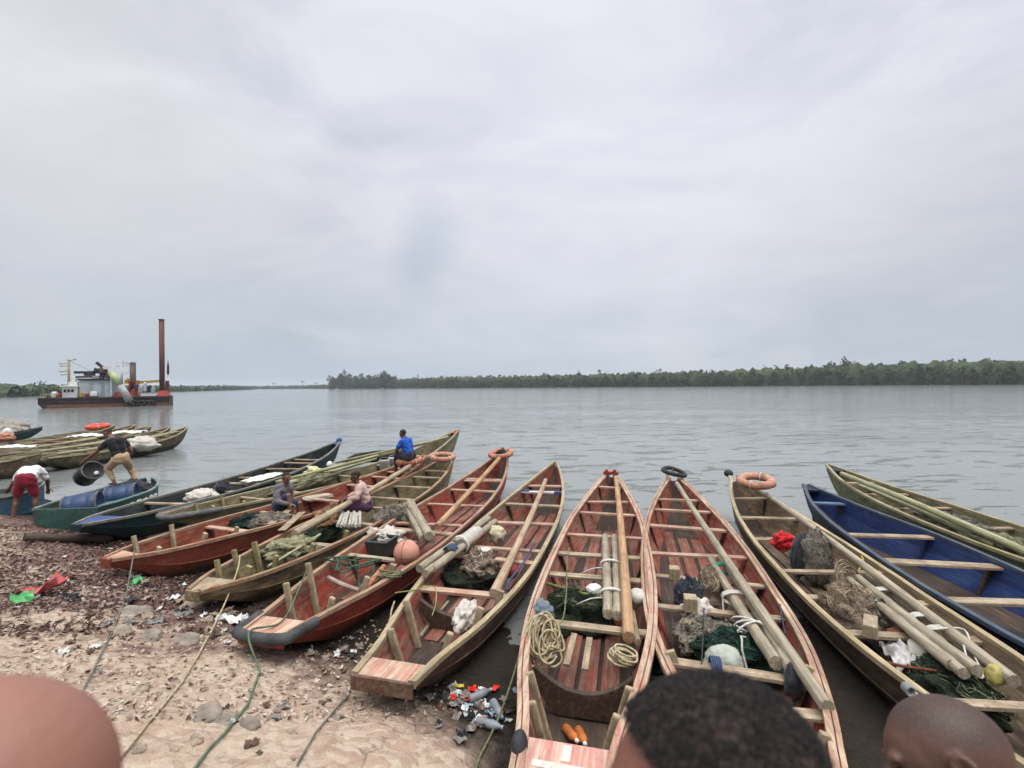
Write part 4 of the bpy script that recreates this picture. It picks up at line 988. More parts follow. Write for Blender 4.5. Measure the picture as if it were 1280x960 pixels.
# --- mooring ropes over the beach
def gpath(*pts, lift=.022):
    out = []
    for (a, c) in zip(pts[:-1], pts[1:]):
        for k in range(7): u = k/7; out.append(gpt(a[0]+(c[0]-a[0])*u + 2.2*noise.noise(V((a[0]+k*9, a[1], 1)))*(k > 0), a[1]+(c[1]-a[1])*u, lift))
    out.append(gpt(*pts[-1], lift)); return out
def gpt(px, py, lift=.012):
    z = .3
    for _ in range(8): P = at_z(px, py, z); z = ground_z(P.x, P.y) + lift
    return P
rg_ = 'mooring ropes across the beach'
rope('cream mooring rope from a stern post of the mossy canoe across the sand', [b3.at(300,694,.10), b3.at(297,712,.0), at_z(282,752,.32)] + gpath((263,791),(246,822),(227,853),(190,898),(150,947),(120,985)), .011, ROPEC, 'mooring_rope', group=rg_, n=8)
rope('green mooring rope from the stern post of the red tyre canoe across the sand', [b4.at(386,706,.12), b4.at(374,735,.05), b4.at(352,777,.0), b4.W(-.012,.2,.06)] + gpath((325,838),(310,880),(282,915),(262,935),(240,965),(215,1000)), .010, M_plain('dull_green_rope', (.11,.17,.10), .85), 'mooring_rope', group=rg_, n=8)
rope('thin grey mooring line across the brown weed at the left', [b2.at(168,688,.05)] + gpath((157,748),(140,790),(118,835),(95,880),(80,915)), .009, M_plain('grey_line', (.16,.17,.14), .9), 'mooring_rope', group=rg_, n=8)
rope('olive mooring rope from the left rail of the pink-railed canoe down to the mud', [b6.at(657,790,.02), b6.W(.19,1.08,-.1), at_z(640,850,.28), at_z(626,890,.16), gpt(612,922,.02)] + gpath((608,930),(600,945),(590,975)), .010, ROPEO, 'mooring_rope', group=rg_, n=8)
rope('black line slack on the beach towards the skiff at the far left', [gpt(2,682), gpt(40,672), gpt(80,662,.05), at_z(100,652,.4)], .010, ROPEK, 'mooring_rope', group=rg_, n=8)
rope('loose grey rope end lying on the sand at the bottom centre', gpath((372,955),(395,915),(425,880),(437,868)), .008, bpy.data.materials['grey_line'], 'mooring_rope', group=rg_, n=8)
P1_, P2_ = gpt(30,672,.05), gpt(140,672,.09)
pole('dark wet log lying on the weed before the leftmost canoe', DARKW, P1_, P2_, .08, .10, False, .05, name='driftwood_log', cat='log')

# --- litter
lm = {}
def lit(nm, col, **k):
    if nm not in lm: lm[nm] = M_plain('litter_'+nm, col, **k)
    return lm[nm]
clear = lit('milky_plastic', (.26,.28,.30), rough=.35)
lg = 'litter washed up between the hulls'
spots = [(618,861,'red bottle cap with','red',(.70,.06,.03)),(588,872,'red','red',(.7,.06,.03)),(586,883,'red','red',(.7,.06,.03))]
rl = random.Random(11)
def crumple(label, mt, P, s, group=lg, name='litter_scrap', cat='litter'):
    mb = MB(); n = 5; sd = rl.uniform(0, 99); vs = []
    for j in range(n+1):
        for i in range(n+1):
            u, v = i/n-.5, j/n-.5; q = V((u*3+sd, v*3, sd))
            vs.append(((u+.2*noise.noise(q))*s, (v+.2*noise.noise(q+V((7,0,0))))*s*.7, .35*s*noise.noise(q*1.6)+.12*s))
    fs = [(j*(n+1)+i, j*(n+1)+i+1, (j+1)*(n+1)+i+1, (j+1)*(n+1)+i) for j in range(n) for i in range(n)]
    mb.add(vs, fs, 0, False); ob = mb.build(name, mt); ob.location = P; ob.rotation_euler = (rl.uniform(-.3,.3), rl.uniform(-.3,.3), rl.uniform(0,6))
    sm = ob.modifiers.new('solid', 'SOLIDIFY'); sm.thickness = .006
    return tag(ob, label, cat, group)
COLS = {'white': (.68,.68,.66), 'pale blue': (.30,.42,.52), 'red': (.62,.04,.025), 'orange': (.66,.22,.04), 'yellow': (.60,.48,.10), 'green': (.10,.40,.14), 'grey': (.23,.215,.20), 'brown': (.12,.07,.045), 'pink': (.60,.22,.24), 'black': (.025,.025,.028), 'tan': (.36,.28,.21)}
def cm(c): return lit(c.replace(' ', '_'), COLS[c], rough=.4, var=.15, dirt=.3)
for k in range(70):
    x, y = rl.gauss(598, 26), rl.gauss(884, 20)
    if y < 858 or x > 648: y = 870 + rl.random()*40; x = 580+rl.random()*60
    c = rl.choice(['white','white','grey','grey','black','brown','pale blue','black','grey','black','tan','black','brown']); P = gpt(x, y, .01)
    crumple(c + ' plastic scrap in the litter beside the wide pink stern board', cm(c), P, rl.uniform(.04, .12))
for x, y, c in [(618,861,'red'),(590,862,'red'),(586,874,'red'),(574,858,'yellow'),(568,873,'red')]:
    crumple({'red':'bright red','yellow':'bright yellow'}[c] + ' scrap in the litter beside the wide pink stern board', lit('bright_'+c, {'red':(.8,.04,.02),'yellow':(.75,.6,.1)}[c], rough=.4, dirt=0), gpt(x, y, .02), .09)
for x, y, rz in [(622,887,.4),(612,905,1.2),(600,868,2.2)]:
    bottle('milky clear bottle in the litter beside the wide pink stern board', clear, cm('pale blue'), gpt(x, y, .04), .24, .038, rotm(math.pi/2, 0, rz), 'clear bottles in the litter')
zones = [(110,730,38,22,10),(170,735,30,25,16),(220,760,50,26,30),(280,780,30,16,26),(150,700,40,16,10),(60,720,40,30,9),(420,815,36,18,26),(110,810,60,30,9),(300,905,70,30,6),(200,715,24,14,20)]
ZN = ['under the stern of the rust red canoe','beside the rust red stern on the brown weed','below the mossy canoe on the beach','by the tyre stern of the red canoe','left of the rust red stern','on the brown weed at the far left','under the red tyre canoe on wet mud','on the pale sand at the left','on the pale sand at the bottom','in the wet dark gap beside the rust red hull']
for z, (zx, zy, sx_, sy_, n) in enumerate(zones):
    for k in range(n):
        x, y = rl.gauss(zx, sx_*.6), rl.gauss(zy, sy_*.6)
        c = rl.choice(['white','grey','grey','brown','brown','brown','black','black','white','brown','tan','tan','tan','black'] if z not in (7, 8) else ['white','brown','grey'])
        P = gpt(x, y, .01)
        crumple(c + ' scrap of litter ' + ZN[z], cm(c), P, rl.uniform(.05, .17) if y < 800 else rl.uniform(.04, .10), 'litter ' + ZN[z])
crumple('flat pinkish red cloth lying on the brown weed at the left', M_cloth('pink_red_cloth', (.58,.13,.13)), gpt(50,741,.03), .48, None, 'cloth', 'cloth')
crumple('pale green plastic lying just below the pinkish red cloth', cm('green'), gpt(28,750,.02), .26, None, 'plastic_sheet', 'sheet')
crumple('bright green plastic scrap under the rust red stern', lit('bright_green', (.12,.55,.2)), gpt(171,727,.02), .16, None)
crumple('white crumpled carton by the black tyre stern', cm('white'), gpt(284,775,.03), .26, None, 'carton', 'carton')
# flat stones and broken slabs
STONE = M_plain('grey_slab_stone', (.29,.245,.20), .9, .3, 6, .5, .02); STONEP = M_plain('tan_stone', (.38,.31,.23), .9, .3, 6, .5, .02)
def stone(label, mt, P, r, group):
    heap(label, mt, P, r, rl.uniform(0, 3), .35, group, 'flat_stone', 'stone', seg=12, rings=8)
for (x, y, r, lab) in [(168,766,(.22,.15,.05),'flat grey slab half buried left of the litter, largest of the upper slabs'),(188,797,(.17,.11,.04),'grey slab below the largest upper slab'),(232,800,(.20,.13,.05),'grey slab beside the litter below the mossy canoe'),(277,899,(.12,.08,.025),'small grey-green slab on the pale sand crossed by the green rope'),(257,895,(.15,.11,.03),'pale slab left of the small grey-green one'),(150,790,(.14,.09,.05),'yellowish stone at the left of the slabs'),(248,752,(.36,.14,.06),'long ochre slab below the bow of the rust red stern'),(312,905,(.09,.06,.04),'whitish stone on the sand right of the small grey-green slab')]:
    stone(lab, STONE if 'grey' in lab else STONEP, gpt(x, y, .0), r, 'slabs on the beach')
for k in range(70):
    x, y = rl.uniform(-30, 470), rl.uniform(735, 960)
    if y < 735 + max(0, x-150)*.42: continue
    P = gpt(x, y, -.005); s = rl.uniform(.012, .045)
    stone('small tan stone scattered on the beach sand', STONEP if rl.random() < .9 else STONE, P, (s*1.3, s, s*.6), 'small stones on the beach')
    bpy.context.scene.objects[-1]['label'] if False else None
# weed and bark crumbs nobody could count
mb = MB(); mb_s = MB()
for k in range(9000):                        # matted brown weed thrown up at the left
    x, y = rl.uniform(-60, 240), rl.uniform(655, 800)
    if y < 700 and x > 130 + (y-655): continue
    if rl.random() > 1.25 - max(y-715, 0)/75 - .8*noise.noise(V((x*.022, y*.045, 2))): continue
    P = gpt(x, y, .014); s = rl.uniform(.012, .05); d = V((rl.gauss(0,1), rl.gauss(0,1), rl.gauss(0,.3))).normalized(); n_ = V((rl.gauss(0,.4), rl.gauss(0,.4), 1)).normalized(); a = d*s; b_ = n_.cross(d).normalized()*s*rl.uniform(.12, .6)
    if (shore_y(P.x)-P.y) < -.6: continue
    mb.add([P-a, P-b_*.8+n_*s*.25, P+a, P+b_+n_*s*.3], [(0,1,2,3)])
for k in range(17000):
    x, y = rl.uniform(-60, 560), rl.uniform(655, 900)
    dens = 1.0 if y < 745 + (x < 150)*20 else .30
    if y < 700 and x > 130 + (y-655): continue
    if rl.random() > dens: continue
    P = gpt(x, y, .012); 
    if (shore_y(P.x)-P.y) < -.8: continue
    s = rl.uniform(.006, .034); d = V((rl.gauss(0,1), rl.gauss(0,1), rl.gauss(0,.35))).normalized(); xx, yy = perp(d)
    n_ = V((rl.gauss(0,.4), rl.gauss(0,.4), 1)).normalized(); a = d*s; b_ = n_.cross(d).normalized()*s*rl.uniform(.25, .8)
    (mb if dens == 1.0 or rl.random() < .12 else mb_s).add([P-a, P-b_*.8+n_*s*.2, P+a, P+b_+n_*s*.3], [(0,1,2,3)])
m, t, b = material('weed_crumbs'); rn = t.new('ShaderNodeNewGeometry').outputs['Random Per Island']
setc(t, b, t.ramp(rn, [(0, (.035,.018,.016)), (.5, (.10,.052,.045)), (.8, (.20,.125,.10)), (.95, (.36,.29,.24)), (1, (.46,.44,.42))]), .85, .2)
kind(mb.build('weed_litter', m), 'stuff')

m, t, b = material('sand_crumbs'); rn = t.new('ShaderNodeNewGeometry').outputs['Random Per Island']
setc(t, b, t.ramp(rn, [(0, (.20,.13,.10)), (.5, (.34,.26,.20)), (1, (.52,.43,.35))]), .9, .15)
kind(mb_s.build('sand_gravel', m), 'stuff')
# ------------------------------------------------------------------ people
DG = bpy.context.evaluated_depsgraph_get
def fuse(mb, name, mt, voxel, parent, smooth=6, fac=.5, post=None):
    """union of overlapping closed shapes into one continuous skin"""
    ob = mb.build(name, mt)
    r = ob.modifiers.new('fuse', 'REMESH'); r.mode = 'VOXEL'; r.voxel_size = voxel; r.use_smooth_shade = True
    s = ob.modifiers.new('smooth', 'SMOOTH'); s.iterations = smooth; s.factor = fac
    bpy.context.view_layer.update()
    ev = ob.evaluated_get(DG()); me = bpy.data.meshes.new_from_object(ev)
    ob.modifiers.clear(); old = ob.data; ob.data = me; bpy.data.meshes.remove(old)
    for p in me.polygons: p.use_smooth = True
    if not me.materials: me.materials.append(mt)
    if post: post(ob)
    ob.parent = parent
    return ob
def ripple(ob, fn):
    me = ob.data; n = len(me.vertices)
    co_ = np.empty(n*3); me.vertices.foreach_get('co', co_)
    no_ = np.array([tuple(v.vector) for v in me.vertex_normals])
    k = np.array([fn(V(p)) for p in co_.reshape(-1, 3)])
    me.vertices.foreach_set('co', (co_.reshape(-1, 3) + no_*k[:, None]).ravel()); me.update()
def head_frame(look, upv):
    f = V(look).normalized(); u = V(upv); u = (u - f*u.dot(f)).normalized(); r = f.cross(u)
    return f, u, r, Matrix((r, f, u)).transposed()
def add_head(mb, c, look, upv, k=1.0, fine=False):
    f, u, r, M = head_frame(look, upv); c = V(c)
    E = lambda a, b, d, rad, seg=18, rings=12: mb.ell(c + r*a*k + f*b*k + u*d*k, V(rad)*k, M, seg, rings)
    E(0, -.012, .028, (.074, .094, .082), 26, 18)        # cranium
    E(0, .030, .018, (.064, .062, .066))
    E(0, .032, -.045, (.055, .056, .062))                # face
    E(0, .052, -.088, (.034, .034, .026))                # chin
    for s in (1, -1):
        E(s*.036, .018, -.068, (.022, .042, .030))       # jaw
        E(s*.040, .066, -.022, (.022, .018, .016))       # cheek
        E(s*.028, .084, .022, (.024, .012, .010))        # brow
    mb.capsule(c + f*.090*k + u*.008*k, c + f*.108*k - u*.024*k, .010*k, .014*k, 10)    # nose
    for s in (1, -1): E(s*.012, .098, -.030, (.010, .010, .008), 10, 8)
    E(0, .086, -.056, (.024, .012, .008)); E(0, .083, -.068, (.021, .012, .008))          # lips
    for s in (1, -1):                                    # ears
        Me = M @ rotm(0, 0, s*.35)
        p = c + r*s*.077*k - f*.008*k - u*.008*k
        pts = []
        for i in range(11):
            a = -2.4 + i*.47; pts.append(p + Me @ V((s*.010, math.sin(a)*.017, math.cos(a)*.030*(1 if math.cos(a) > 0 else .9)))*k)
        mb.tube(pts, .0068*k, 8); mb.ell(p + Me @ V((s*.002, 0, 0))*k, V((.008, .018, .027))*k, Me, 12, 8); mb.ell(p + Me @ V((s*.004, .004, -.028))*k, V((.007, .009, .010))*k, Me, 10, 8)
        mb.ell(p + Me @ V((s*.008, .016, -.002))*k, V((.006, .005, .009))*k, Me, 8, 6)
    return f, u, r, M
def add_hand(mb, wrist, d, palm_n, side, curl=.5, k=1.0):
    """palm, four unequal bent fingers and a thumb leaving the side of the palm"""
    d = V(d).normalized(); n = V(palm_n); n = (n - d*n.dot(d)).normalized(); s = d.cross(n)*side
    wrist = V(wrist)
    for q in (-.024, -.008, .008, .024): mb.capsule(wrist + s*q*.6*k + d*.015*k, wrist + s*q*1.15*k + d*.088*k, .016*k, .0125*k, 8)
    for i, (q, ln) in enumerate([(-.031, .062), (-.010, .078), (.011, .084), (.032, .074)]):
        p = wrist + s*q*k + d*.088*k; a = .25; 
        for seg_ in range(3):
            l = ln*(.45, .32, .27)[seg_]*k; dd = d*math.cos(a) + n*math.sin(a) + s*q*.6
            e = p + dd.normalized()*l; mb.capsule(p, e, (.0098-.0008*seg_)*k, (.0092-.0010*seg_)*k, 8); p = e; a += curl*1.1
    p = wrist + s*.028*k + d*.028*k
    for seg_ in range(3):
        dd = (s*(.95-.3*seg_) + d*(.65+.25*seg_) + n*(.35+.15*seg_)).normalized(); e = p + dd*(.040, .034, .027)[seg_]*k
        mb.capsule(p, e, (.014, .0115, .0105)[seg_]*k, (.0118, .0105, .009)[seg_]*k, 8); p = e
def person(label, loc, yaw, J, skin, shirt, pants, hairm, group, voxel=.0075, look=(0,1,0), headup=(0,0,1), shoes=None, sleeve=.5, leg=.45, hair='short', fine=False, curl=.5, palm=((0,0,-1),(0,0,-1)), shirtlen=1.0):
    root = empty('person', loc, yaw); tag(root, label, 'person', group)
    J = {k: V(p) for k, p in J.items()}
    side = (J['shR']-J['shL']).normalized()
    mb = MB()
    pel, che, nk, hd = J['pel'], J['che'], J['nk'], J['hd']
    mid = (pel*.5+che*.5)
    hs = (J['hipR']-J['hipL']).normalized()
    for s in (1, -1):
        mb.capsule(pel+hs*s*.055, mid+(side+hs)*.5*s*.055, .105, .098); mb.capsule(mid+side*s*.055, che+side*s*.075, .098, .112)
    mb.capsule(che+side*.09, J['shR'], .085, .062); mb.capsule(che-side*.09, J['shL'], .085, .062)
    mb.capsule(che, nk, .095, .062); mb.capsule(nk, hd - (hd-nk).normalized()*.03, .060, .056)
    mb.capsule(J['shL']*.75+nk*.25, nk, .055, .055); mb.capsule(J['shR']*.75+nk*.25, nk, .055, .055)
    for S in 'LR':
        mb.capsule(J['sh'+S], J['el'+S], .056, .043); mb.capsule(J['el'+S], J['ha'+S], .043, .027)
        mb.capsule(J['hip'+S], J['kn'+S], .090, .060)
        calf = J['kn'+S]*.7+J['an'+S]*.3; kd = (J['kn'+S]-J['an'+S]).normalized(); bk = (J['toe'+S]-J['an'+S]); bk = -(bk-kd*bk.dot(kd)).normalized()
        mb.capsule(J['kn'+S], J['an'+S], .056, .036); mb.capsule(calf+bk*.014, calf*.6+J['an'+S]*.4+bk*.008, .050, .038)
        tn = (J['toe'+S]-J['an'+S]).normalized()
        mb.capsule(J['an'+S]-tn*.02-V((0,0,.035)), J['toe'+S], .036, .026)
        tx = tn.cross(V((0,0,1))).normalized()
        for q in range(5): mb.capsule(J['toe'+S]+tx*(q-2)*.016, J['toe'+S]+tn*(.035-.004*abs(q-1.5))+tx*(q-2)*.017-V((0,0,.008)), .012, .010, 8)
        d = J['ha'+S]-J['el'+S]; add_hand(mb, J['ha'+S]-d.normalized()*.01, d if 'fd'+S not in J else J['fd'+S], palm[0 if S == 'L' else 1], 1 if S == 'L' else -1, curl)
    f, u, r, M = add_head(mb, hd, look, headup)
    fuse(mb, 'body', skin, voxel, root, 5 if not fine else 4)
    for s in (1, -1):
        e = MB(); e.ell(hd + r*s*.030 + f*.078 + u*.003, (.0105,.0105,.0095), seg=12, rings=8); e.build('eye', EYEM, root)
    if shirt:
        mb = MB(); b = .022
        lo = pel*(1-.08)+che*.08
        for s in (1, -1):
            mb.capsule(lo+hs*s*.06, mid+(side+hs)*.5*s*.062, .118, .112); mb.capsule(mid+side*s*.062, che+side*s*.08, .112, .122)
        mb.capsule(che+side*.09, J['shR'], .098, .078); mb.capsule(che-side*.09, J['shL'], .098, .078)
        mb.capsule(che, nk-(nk-che).normalized()*.03, .108, .070); mb.capsule(J['shL']*.8+nk*.2, nk*.85+che*.15, .066, .066); mb.capsule(J['shR']*.8+nk*.2, nk*.85+che*.15, .066, .066)
        for S in 'LR':
            if sleeve <= .55: mb.capsule(J['sh'+S], J['sh'+S]*(1-sleeve*1.3)+J['el'+S]*sleeve*1.3, .076, .070)
            else:
                mb.capsule(J['sh'+S], J['el'+S], .076, .062); mb.capsule(J['el'+S], J['el'+S]*(1-sleeve)+J['ha'+S]*sleeve, .062, .048)
        def wrinkle(ob):
            ripple(ob, lambda q: .007*noise.fractal(q*9, 1, 2, 3) + .006*math.sin(q.z*34+4*noise.noise(q*6)))
        fuse(mb, 'shirt', shirt, max(voxel, .009), root, 4, post=wrinkle)
    if pants:
        mb = MB()
        for s in (1, -1): mb.capsule(pel+hs*s*.06+V((0,0,.05))*(1 if True else 0), pel+hs*s*.06-V((0,0,.03)), .122, .118)
        for S in 'LR':
            if leg <= 1: mb.capsule(J['hip'+S], J['hip'+S]*(1-leg)+J['kn'+S]*leg, .112, .092 if leg < .99 else .082)
            else:
                mb.capsule(J['hip'+S], J['kn'+S], .112, .082); q = leg-1; mb.capsule(J['kn'+S], J['kn'+S]*(1-q)+J['an'+S]*q, .078, .062)
        def wr2(ob):
            ripple(ob, lambda q: .006*noise.fractal(q*8, 1, 2, 3) + .004*math.sin(q.z*28+5*noise.noise(q*5)))
        fuse(mb, 'trousers' if leg > .9 else 'shorts', pants, max(voxel, .009), root, 4, post=wr2)
    if hair:
        mb = MB(); sc = {'short': 1.06, 'buzz': 1.018}.get(hair, 1.06)
        def keep(w): return w.z > (.02 if w.y < -.1 else .02 + .55*max(w.y+.1, 0)) - (.35 if w.y < -.45 else 0)
        mb.ell(hd - f*.012 + u*.028, V((.074, .094, .082))*sc, M, 48 if fine else 24, 34 if fine else 16, keep=keep)
        h = mb.build('hair', hairm, root)
        s = h.modifiers.new('solid', 'SOLIDIFY'); s.thickness = .004; s.offset = -1
    return root
def M_hair(name, col, scalp, density=.5, scale=150):
    m, t, b = material(name); tc = t.new('ShaderNodeTexCoord').outputs['Object']
    v = t.new('ShaderNodeTexVoronoi'); v.inputs['Scale'].default_value = scale; t.link(tc, v.inputs['Vector'])
    n = t.noise(tc, scale*.8, 4, .7); n2 = t.noise(tc, 14, 4)
    fac = t.math('ADD', t.math('MULTIPLY', v.outputs['Distance'], .6), t.math('MULTIPLY', t.math('ADD', n, n2), .4))
    c = t.mix(t.ramp(fac, [(density-.1, 0), (density+.22, 1)]), col, scalp)
    setc(t, b, c, .75, .3); t.link(t.bump(t.math('SUBTRACT', n, v.outputs['Distance']), .9, .006), b.inputs['Normal'])
    return m
EYEM = M_plain('eye_dark', (.02,.015,.012), .2, .1, 5, 0, dirt=0)
SK1 = M_skin('dark_brown_skin', (.085,.042,.027)); SK2 = M_skin('brown_skin', (.15,.072,.047)); SK3 = M_skin('warm_brown_skin', (.25,.112,.082)); SKH = M_skin('head_skin', (.10,.052,.036), .3)
HAIRB = M_hair('black_hair', (.012,.010,.010), (.03,.02,.016), .6)
def seated(lean=.1, turn=0.0, kn=.42, sp=.13, feet=-.42, knz=.03):
    return dict(pel=(0,0,.11), che=(0, .02+lean, .46), nk=(0, .05+lean*1.25, .585), hd=(0, .085+lean*1.4, .70),
        shL=(-.17, .03+lean, .50), shR=(.17, .03+lean, .50), hipL=(-.09,.03,.10), hipR=(.09,.03,.10),
        knL=(-sp, kn, .10+knz), knR=(sp, kn, .10+knz), anL=(-sp, kn+.08, feet+.09), anR=(sp, kn+.08, feet+.09), toeL=(-sp-.02, kn+.22, feet+.03), toeR=(sp+.02, kn+.22, feet+.03),
        elL=(-.25,.14+lean,.28), elR=(.25,.14+lean,.28), haL=(-.12,.36+lean,.22), haR=(.12,.36+lean,.22))
pg = 'people among the boats'
# man in grey: sits across the rust red canoe, facing right
P = b2.W(.385, .2, -.055); P = b2.at(350, 637, -.045)
J = seated(.07, 0, .40); J.update(knR=(.12,.36,.36), anR=(.12,.56,.0), toeR=(.13,.70,-.03), haR=(.14,.42,.20), elR=(.24,.20,.26), haL=(-.20,.12,.04), elL=(-.26,.02,.26))
# keep his feet on the floor boards
fz = b2.floor(.4) - P.z + .03
J.update(anL=(-.1,.44,fz+.09), toeL=(-.1,.58,fz+.03), anR=(.12,.56,fz+.10), toeR=(.13,.70,fz+.04), knL=(-.11,.42,.16))
person('man in a grey long-sleeved shirt and navy shorts sitting in the rust red canoe', P - V((0,0,.02)), math.radians(-112), J, SK2, M_cloth('grey_shirt', (.15,.14,.15)), M_cloth('navy_shorts', (.018,.028,.075)), HAIRB, None, look=(.15,1,-.12), sleeve=.85, leg=.85)
# man in pink: sits in the mossy canoe, facing left towards the shore
P = b3.at(459, 636, -.045); fz = b3.floor(.42) - P.z + .03
J = seated(.10, 0, .46); J.update(anL=(-.12,.80,fz+.12), toeL=(-.13,.92,fz+.06), anR=(.14,.74,fz+.12), toeR=(.14,.87,fz+.06), knL=(-.12,.45,.12), knR=(.13,.45,.14), haL=(-.06,.44,.26), haR=(.08,.46,.24), elL=(-.25,.20,.32), elR=(.26,.20,.32))
person('man in a pale pink shirt and purple shorts mending an orange net, seen from behind', P - V((0,0,.02)), math.radians(108), J, SK1, M_cloth('pale_pink_shirt', (.55,.38,.33)), M_cloth('purple_shorts', (.10,.04,.085)), HAIRB, None, look=(0,1,-.35), headup=(0,.3,1), sleeve=.6, leg=.9)
# man in blue on the bow
P = b2.at(513, 574, .14); J = seated(.12, 0, .36); fz = -.42
J.update(anL=(-.11,.42,fz+.05), toeL=(-.12,.55,fz), anR=(.11,.42,fz+.05), toeR=(.12,.55,fz), haL=(-.10,.34,.16), haR=(.10,.36,.15))
person('man in a bright blue T-shirt sitting on the lifebuoy at the rust red bow', P - V((0,0,.03)), math.radians(62), J, SK1, M_cloth('royal_blue_shirt', (.010,.085,.42)), M_cloth('dark_trousers', (.03,.03,.04)), HAIRB, None, look=(0,1,-.2), sleeve=.45, leg=1.5)
# man with white shirt and red shorts, bent over at the waterline
P = gpt(33, 649, .0)
J = dict(pel=(0,-.06,.86), che=(0,.30,1.03), nk=(0,.44,.98), hd=(0,.55,.90), shL=(-.17,.34,1.0), shR=(.17,.34,1.0), hipL=(-.09,-.04,.84), hipR=(.09,-.04,.84), knL=(-.16,.02,.47), knR=(.14,.03,.47),
    anL=(-.20,-.06,.08), anR=(.17,-.06,.08), toeL=(-.23,.08,.03), toeR=(.20,.08,.03), elL=(-.32,.50,.78), elR=(.25,.45,.74), haL=(-.44,.66,.62), haR=(.22,.60,.54))
person('man in white shirt and dark red shorts bending over at the far left shore', P, .55, J, SK2, M_cloth('white_shirt', (.72,.71,.70)), M_cloth('dark_red_shorts', (.20,.012,.025)), HAIRB, None, look=(0,.8,-.6), headup=(0,.7,.7), sleeve=.5, leg=.72)
# --- the two skiffs at the left
def skiff(label, S, E, B, outer, inner, rim, h=.52, n=26, extra=True):
    S, E = V((S.x, S.y, 0)), V((E.x, E.y, 0)); d = E-S; L = d.length; yaw = math.atan2(d.y, d.x)
    root = empty('skiff', S, yaw); tag(root, label, 'skiff', 'small skiffs at the left')
    rows = []; W = lambda t: B/2*catmull([(0,.86),(.3,1),(.6,.97),(.82,.72),(.94,.4),(1,.12)], t)
    G = lambda t: h + .12*max(t-.5, 0)**2*4
    mb = MB()
    for i in range(n+1):
        t = i/n; w, g = W(t), G(t); x = t*L; k = -.08 + .3*max(t-.75, 0)**2*16*.3
        o = [(0,k),(w*.7,k+.04),(w*.93,k+.24),(w*.97,k+.25),(w,g)]; inn = [(w-.04,g),(max(w*.9-.03,.01),.2),(max(w*.68-.03,.008),.05+max(k,-.02)),(0,.05+max(k,-.02))]
        rows.append([(x,-y,z) for y,z in reversed(o)] + [(x,y,z) for y,z in o[1:]] + [(x,y,z) for y,z in inn] + [(x,-y,z) for y,z in reversed(inn[:-1])])
    m_ = len(rows[0]); vs = [p for r in rows for p in r]
    fo_, fi_ = [], []
    for i in range(n):
        for j in range(m_):
            l = (j+1) % m_; (fo_ if j < 8 else fi_).append((i*m_+j,(i+1)*m_+j,(i+1)*m_+l,i*m_+l))
    mb.add(vs, fo_, 0)
    for q in fi_: mb.f.append(q); mb.m.append(1); mb.s.append(False)
    mb.f.append(tuple(reversed(range(m_)))); mb.m.append(0); mb.s.append(False); mb.f.append(tuple(n*m_+j for j in range(m_))); mb.m.append(0); mb.s.append(False)
    mb.build('hull', [outer, inner], root)
    mb = MB(); mb.box((.03, 0, h*.55), (.05, B*.80, h*.9)); mb.build('transom', outer, root, bevel=.01)
    for sd in (1, -1):
        mb = MB(); mb.tube([(i/16*L, sd*(W(i/16)-.01), G(i/16)+.01) for i in range(17)], .032, 8); mb.build('rim', rim, root)
    for t in (.32, .66):
        mb = MB(); mb.box((t*L, 0, G(t)-.10), (.26, 2*W(t)-.10, .035)); mb.build('thwart', inner, root, bevel=.006)
    return root, yaw, L, W, G
GRNF = M_paint('green_fibreglass', (.035,.10,.085), (.10,.17,.15), .25, 'X', .4, seed=60); GRNI = M_paint('green_grey_inner', (.05,.075,.07), (.12,.14,.13), .4, 'X', .5, seed=61)
TEALR = M_paint('teal_rim', (.10,.20,.19), (.25,.3,.28), .4, 'X', .3, seed=62)
S = at_z(82, 640, .45); E = at_z(186, 600, .6); sk1, yaw1, L1, W1, G1 = skiff('small dark green skiff with blue drums where the man in black stands', V((S.x,S.y,0)), V((E.x,E.y,0)), 1.45, GRNF, GRNI, TEALR)
M1 = Matrix.Translation(V((S.x,S.y,0))) @ Matrix.Rotation(yaw1, 4, 'Z')
# worn white lettering-like paint patches on its side are wear, not words
mb = MB()
for k in range(5): 
    x = .9+.26*k*L1/3; mb.ell(M1.inverted() @ (M1 @ V((x, -W1(min(x/L1,.99))*.985-.004, .36))), (.11,.012,.05+.02*(k % 2)), seg=10, rings=6, disp=lambda u: 1+.3*noise.noise(u*3+V((k,0,0))))
mb.build('white_paint_patch', WHITEP, sk1)
S2 = at_z(-75, 636, .5); E2 = at_z(54, 611, .6); BLF = M_paint('faded_blue_fibreglass', (.05,.13,.20), (.16,.24,.28), .3, 'X', .4, seed=63)
skiff('faded blue skiff behind the bending man at the far left', V((S2.x,S2.y,0)), V((E2.x,E2.y,0)), 1.25, BLF, GRNI, M_paint('grey_rim', (.13,.15,.16), (.22,.24,.24), .4), .62)
DRB = M_plain('blue_drum_plastic', (.03,.06,.14), .4, .2, 5, .1, .005, dirt=.3)
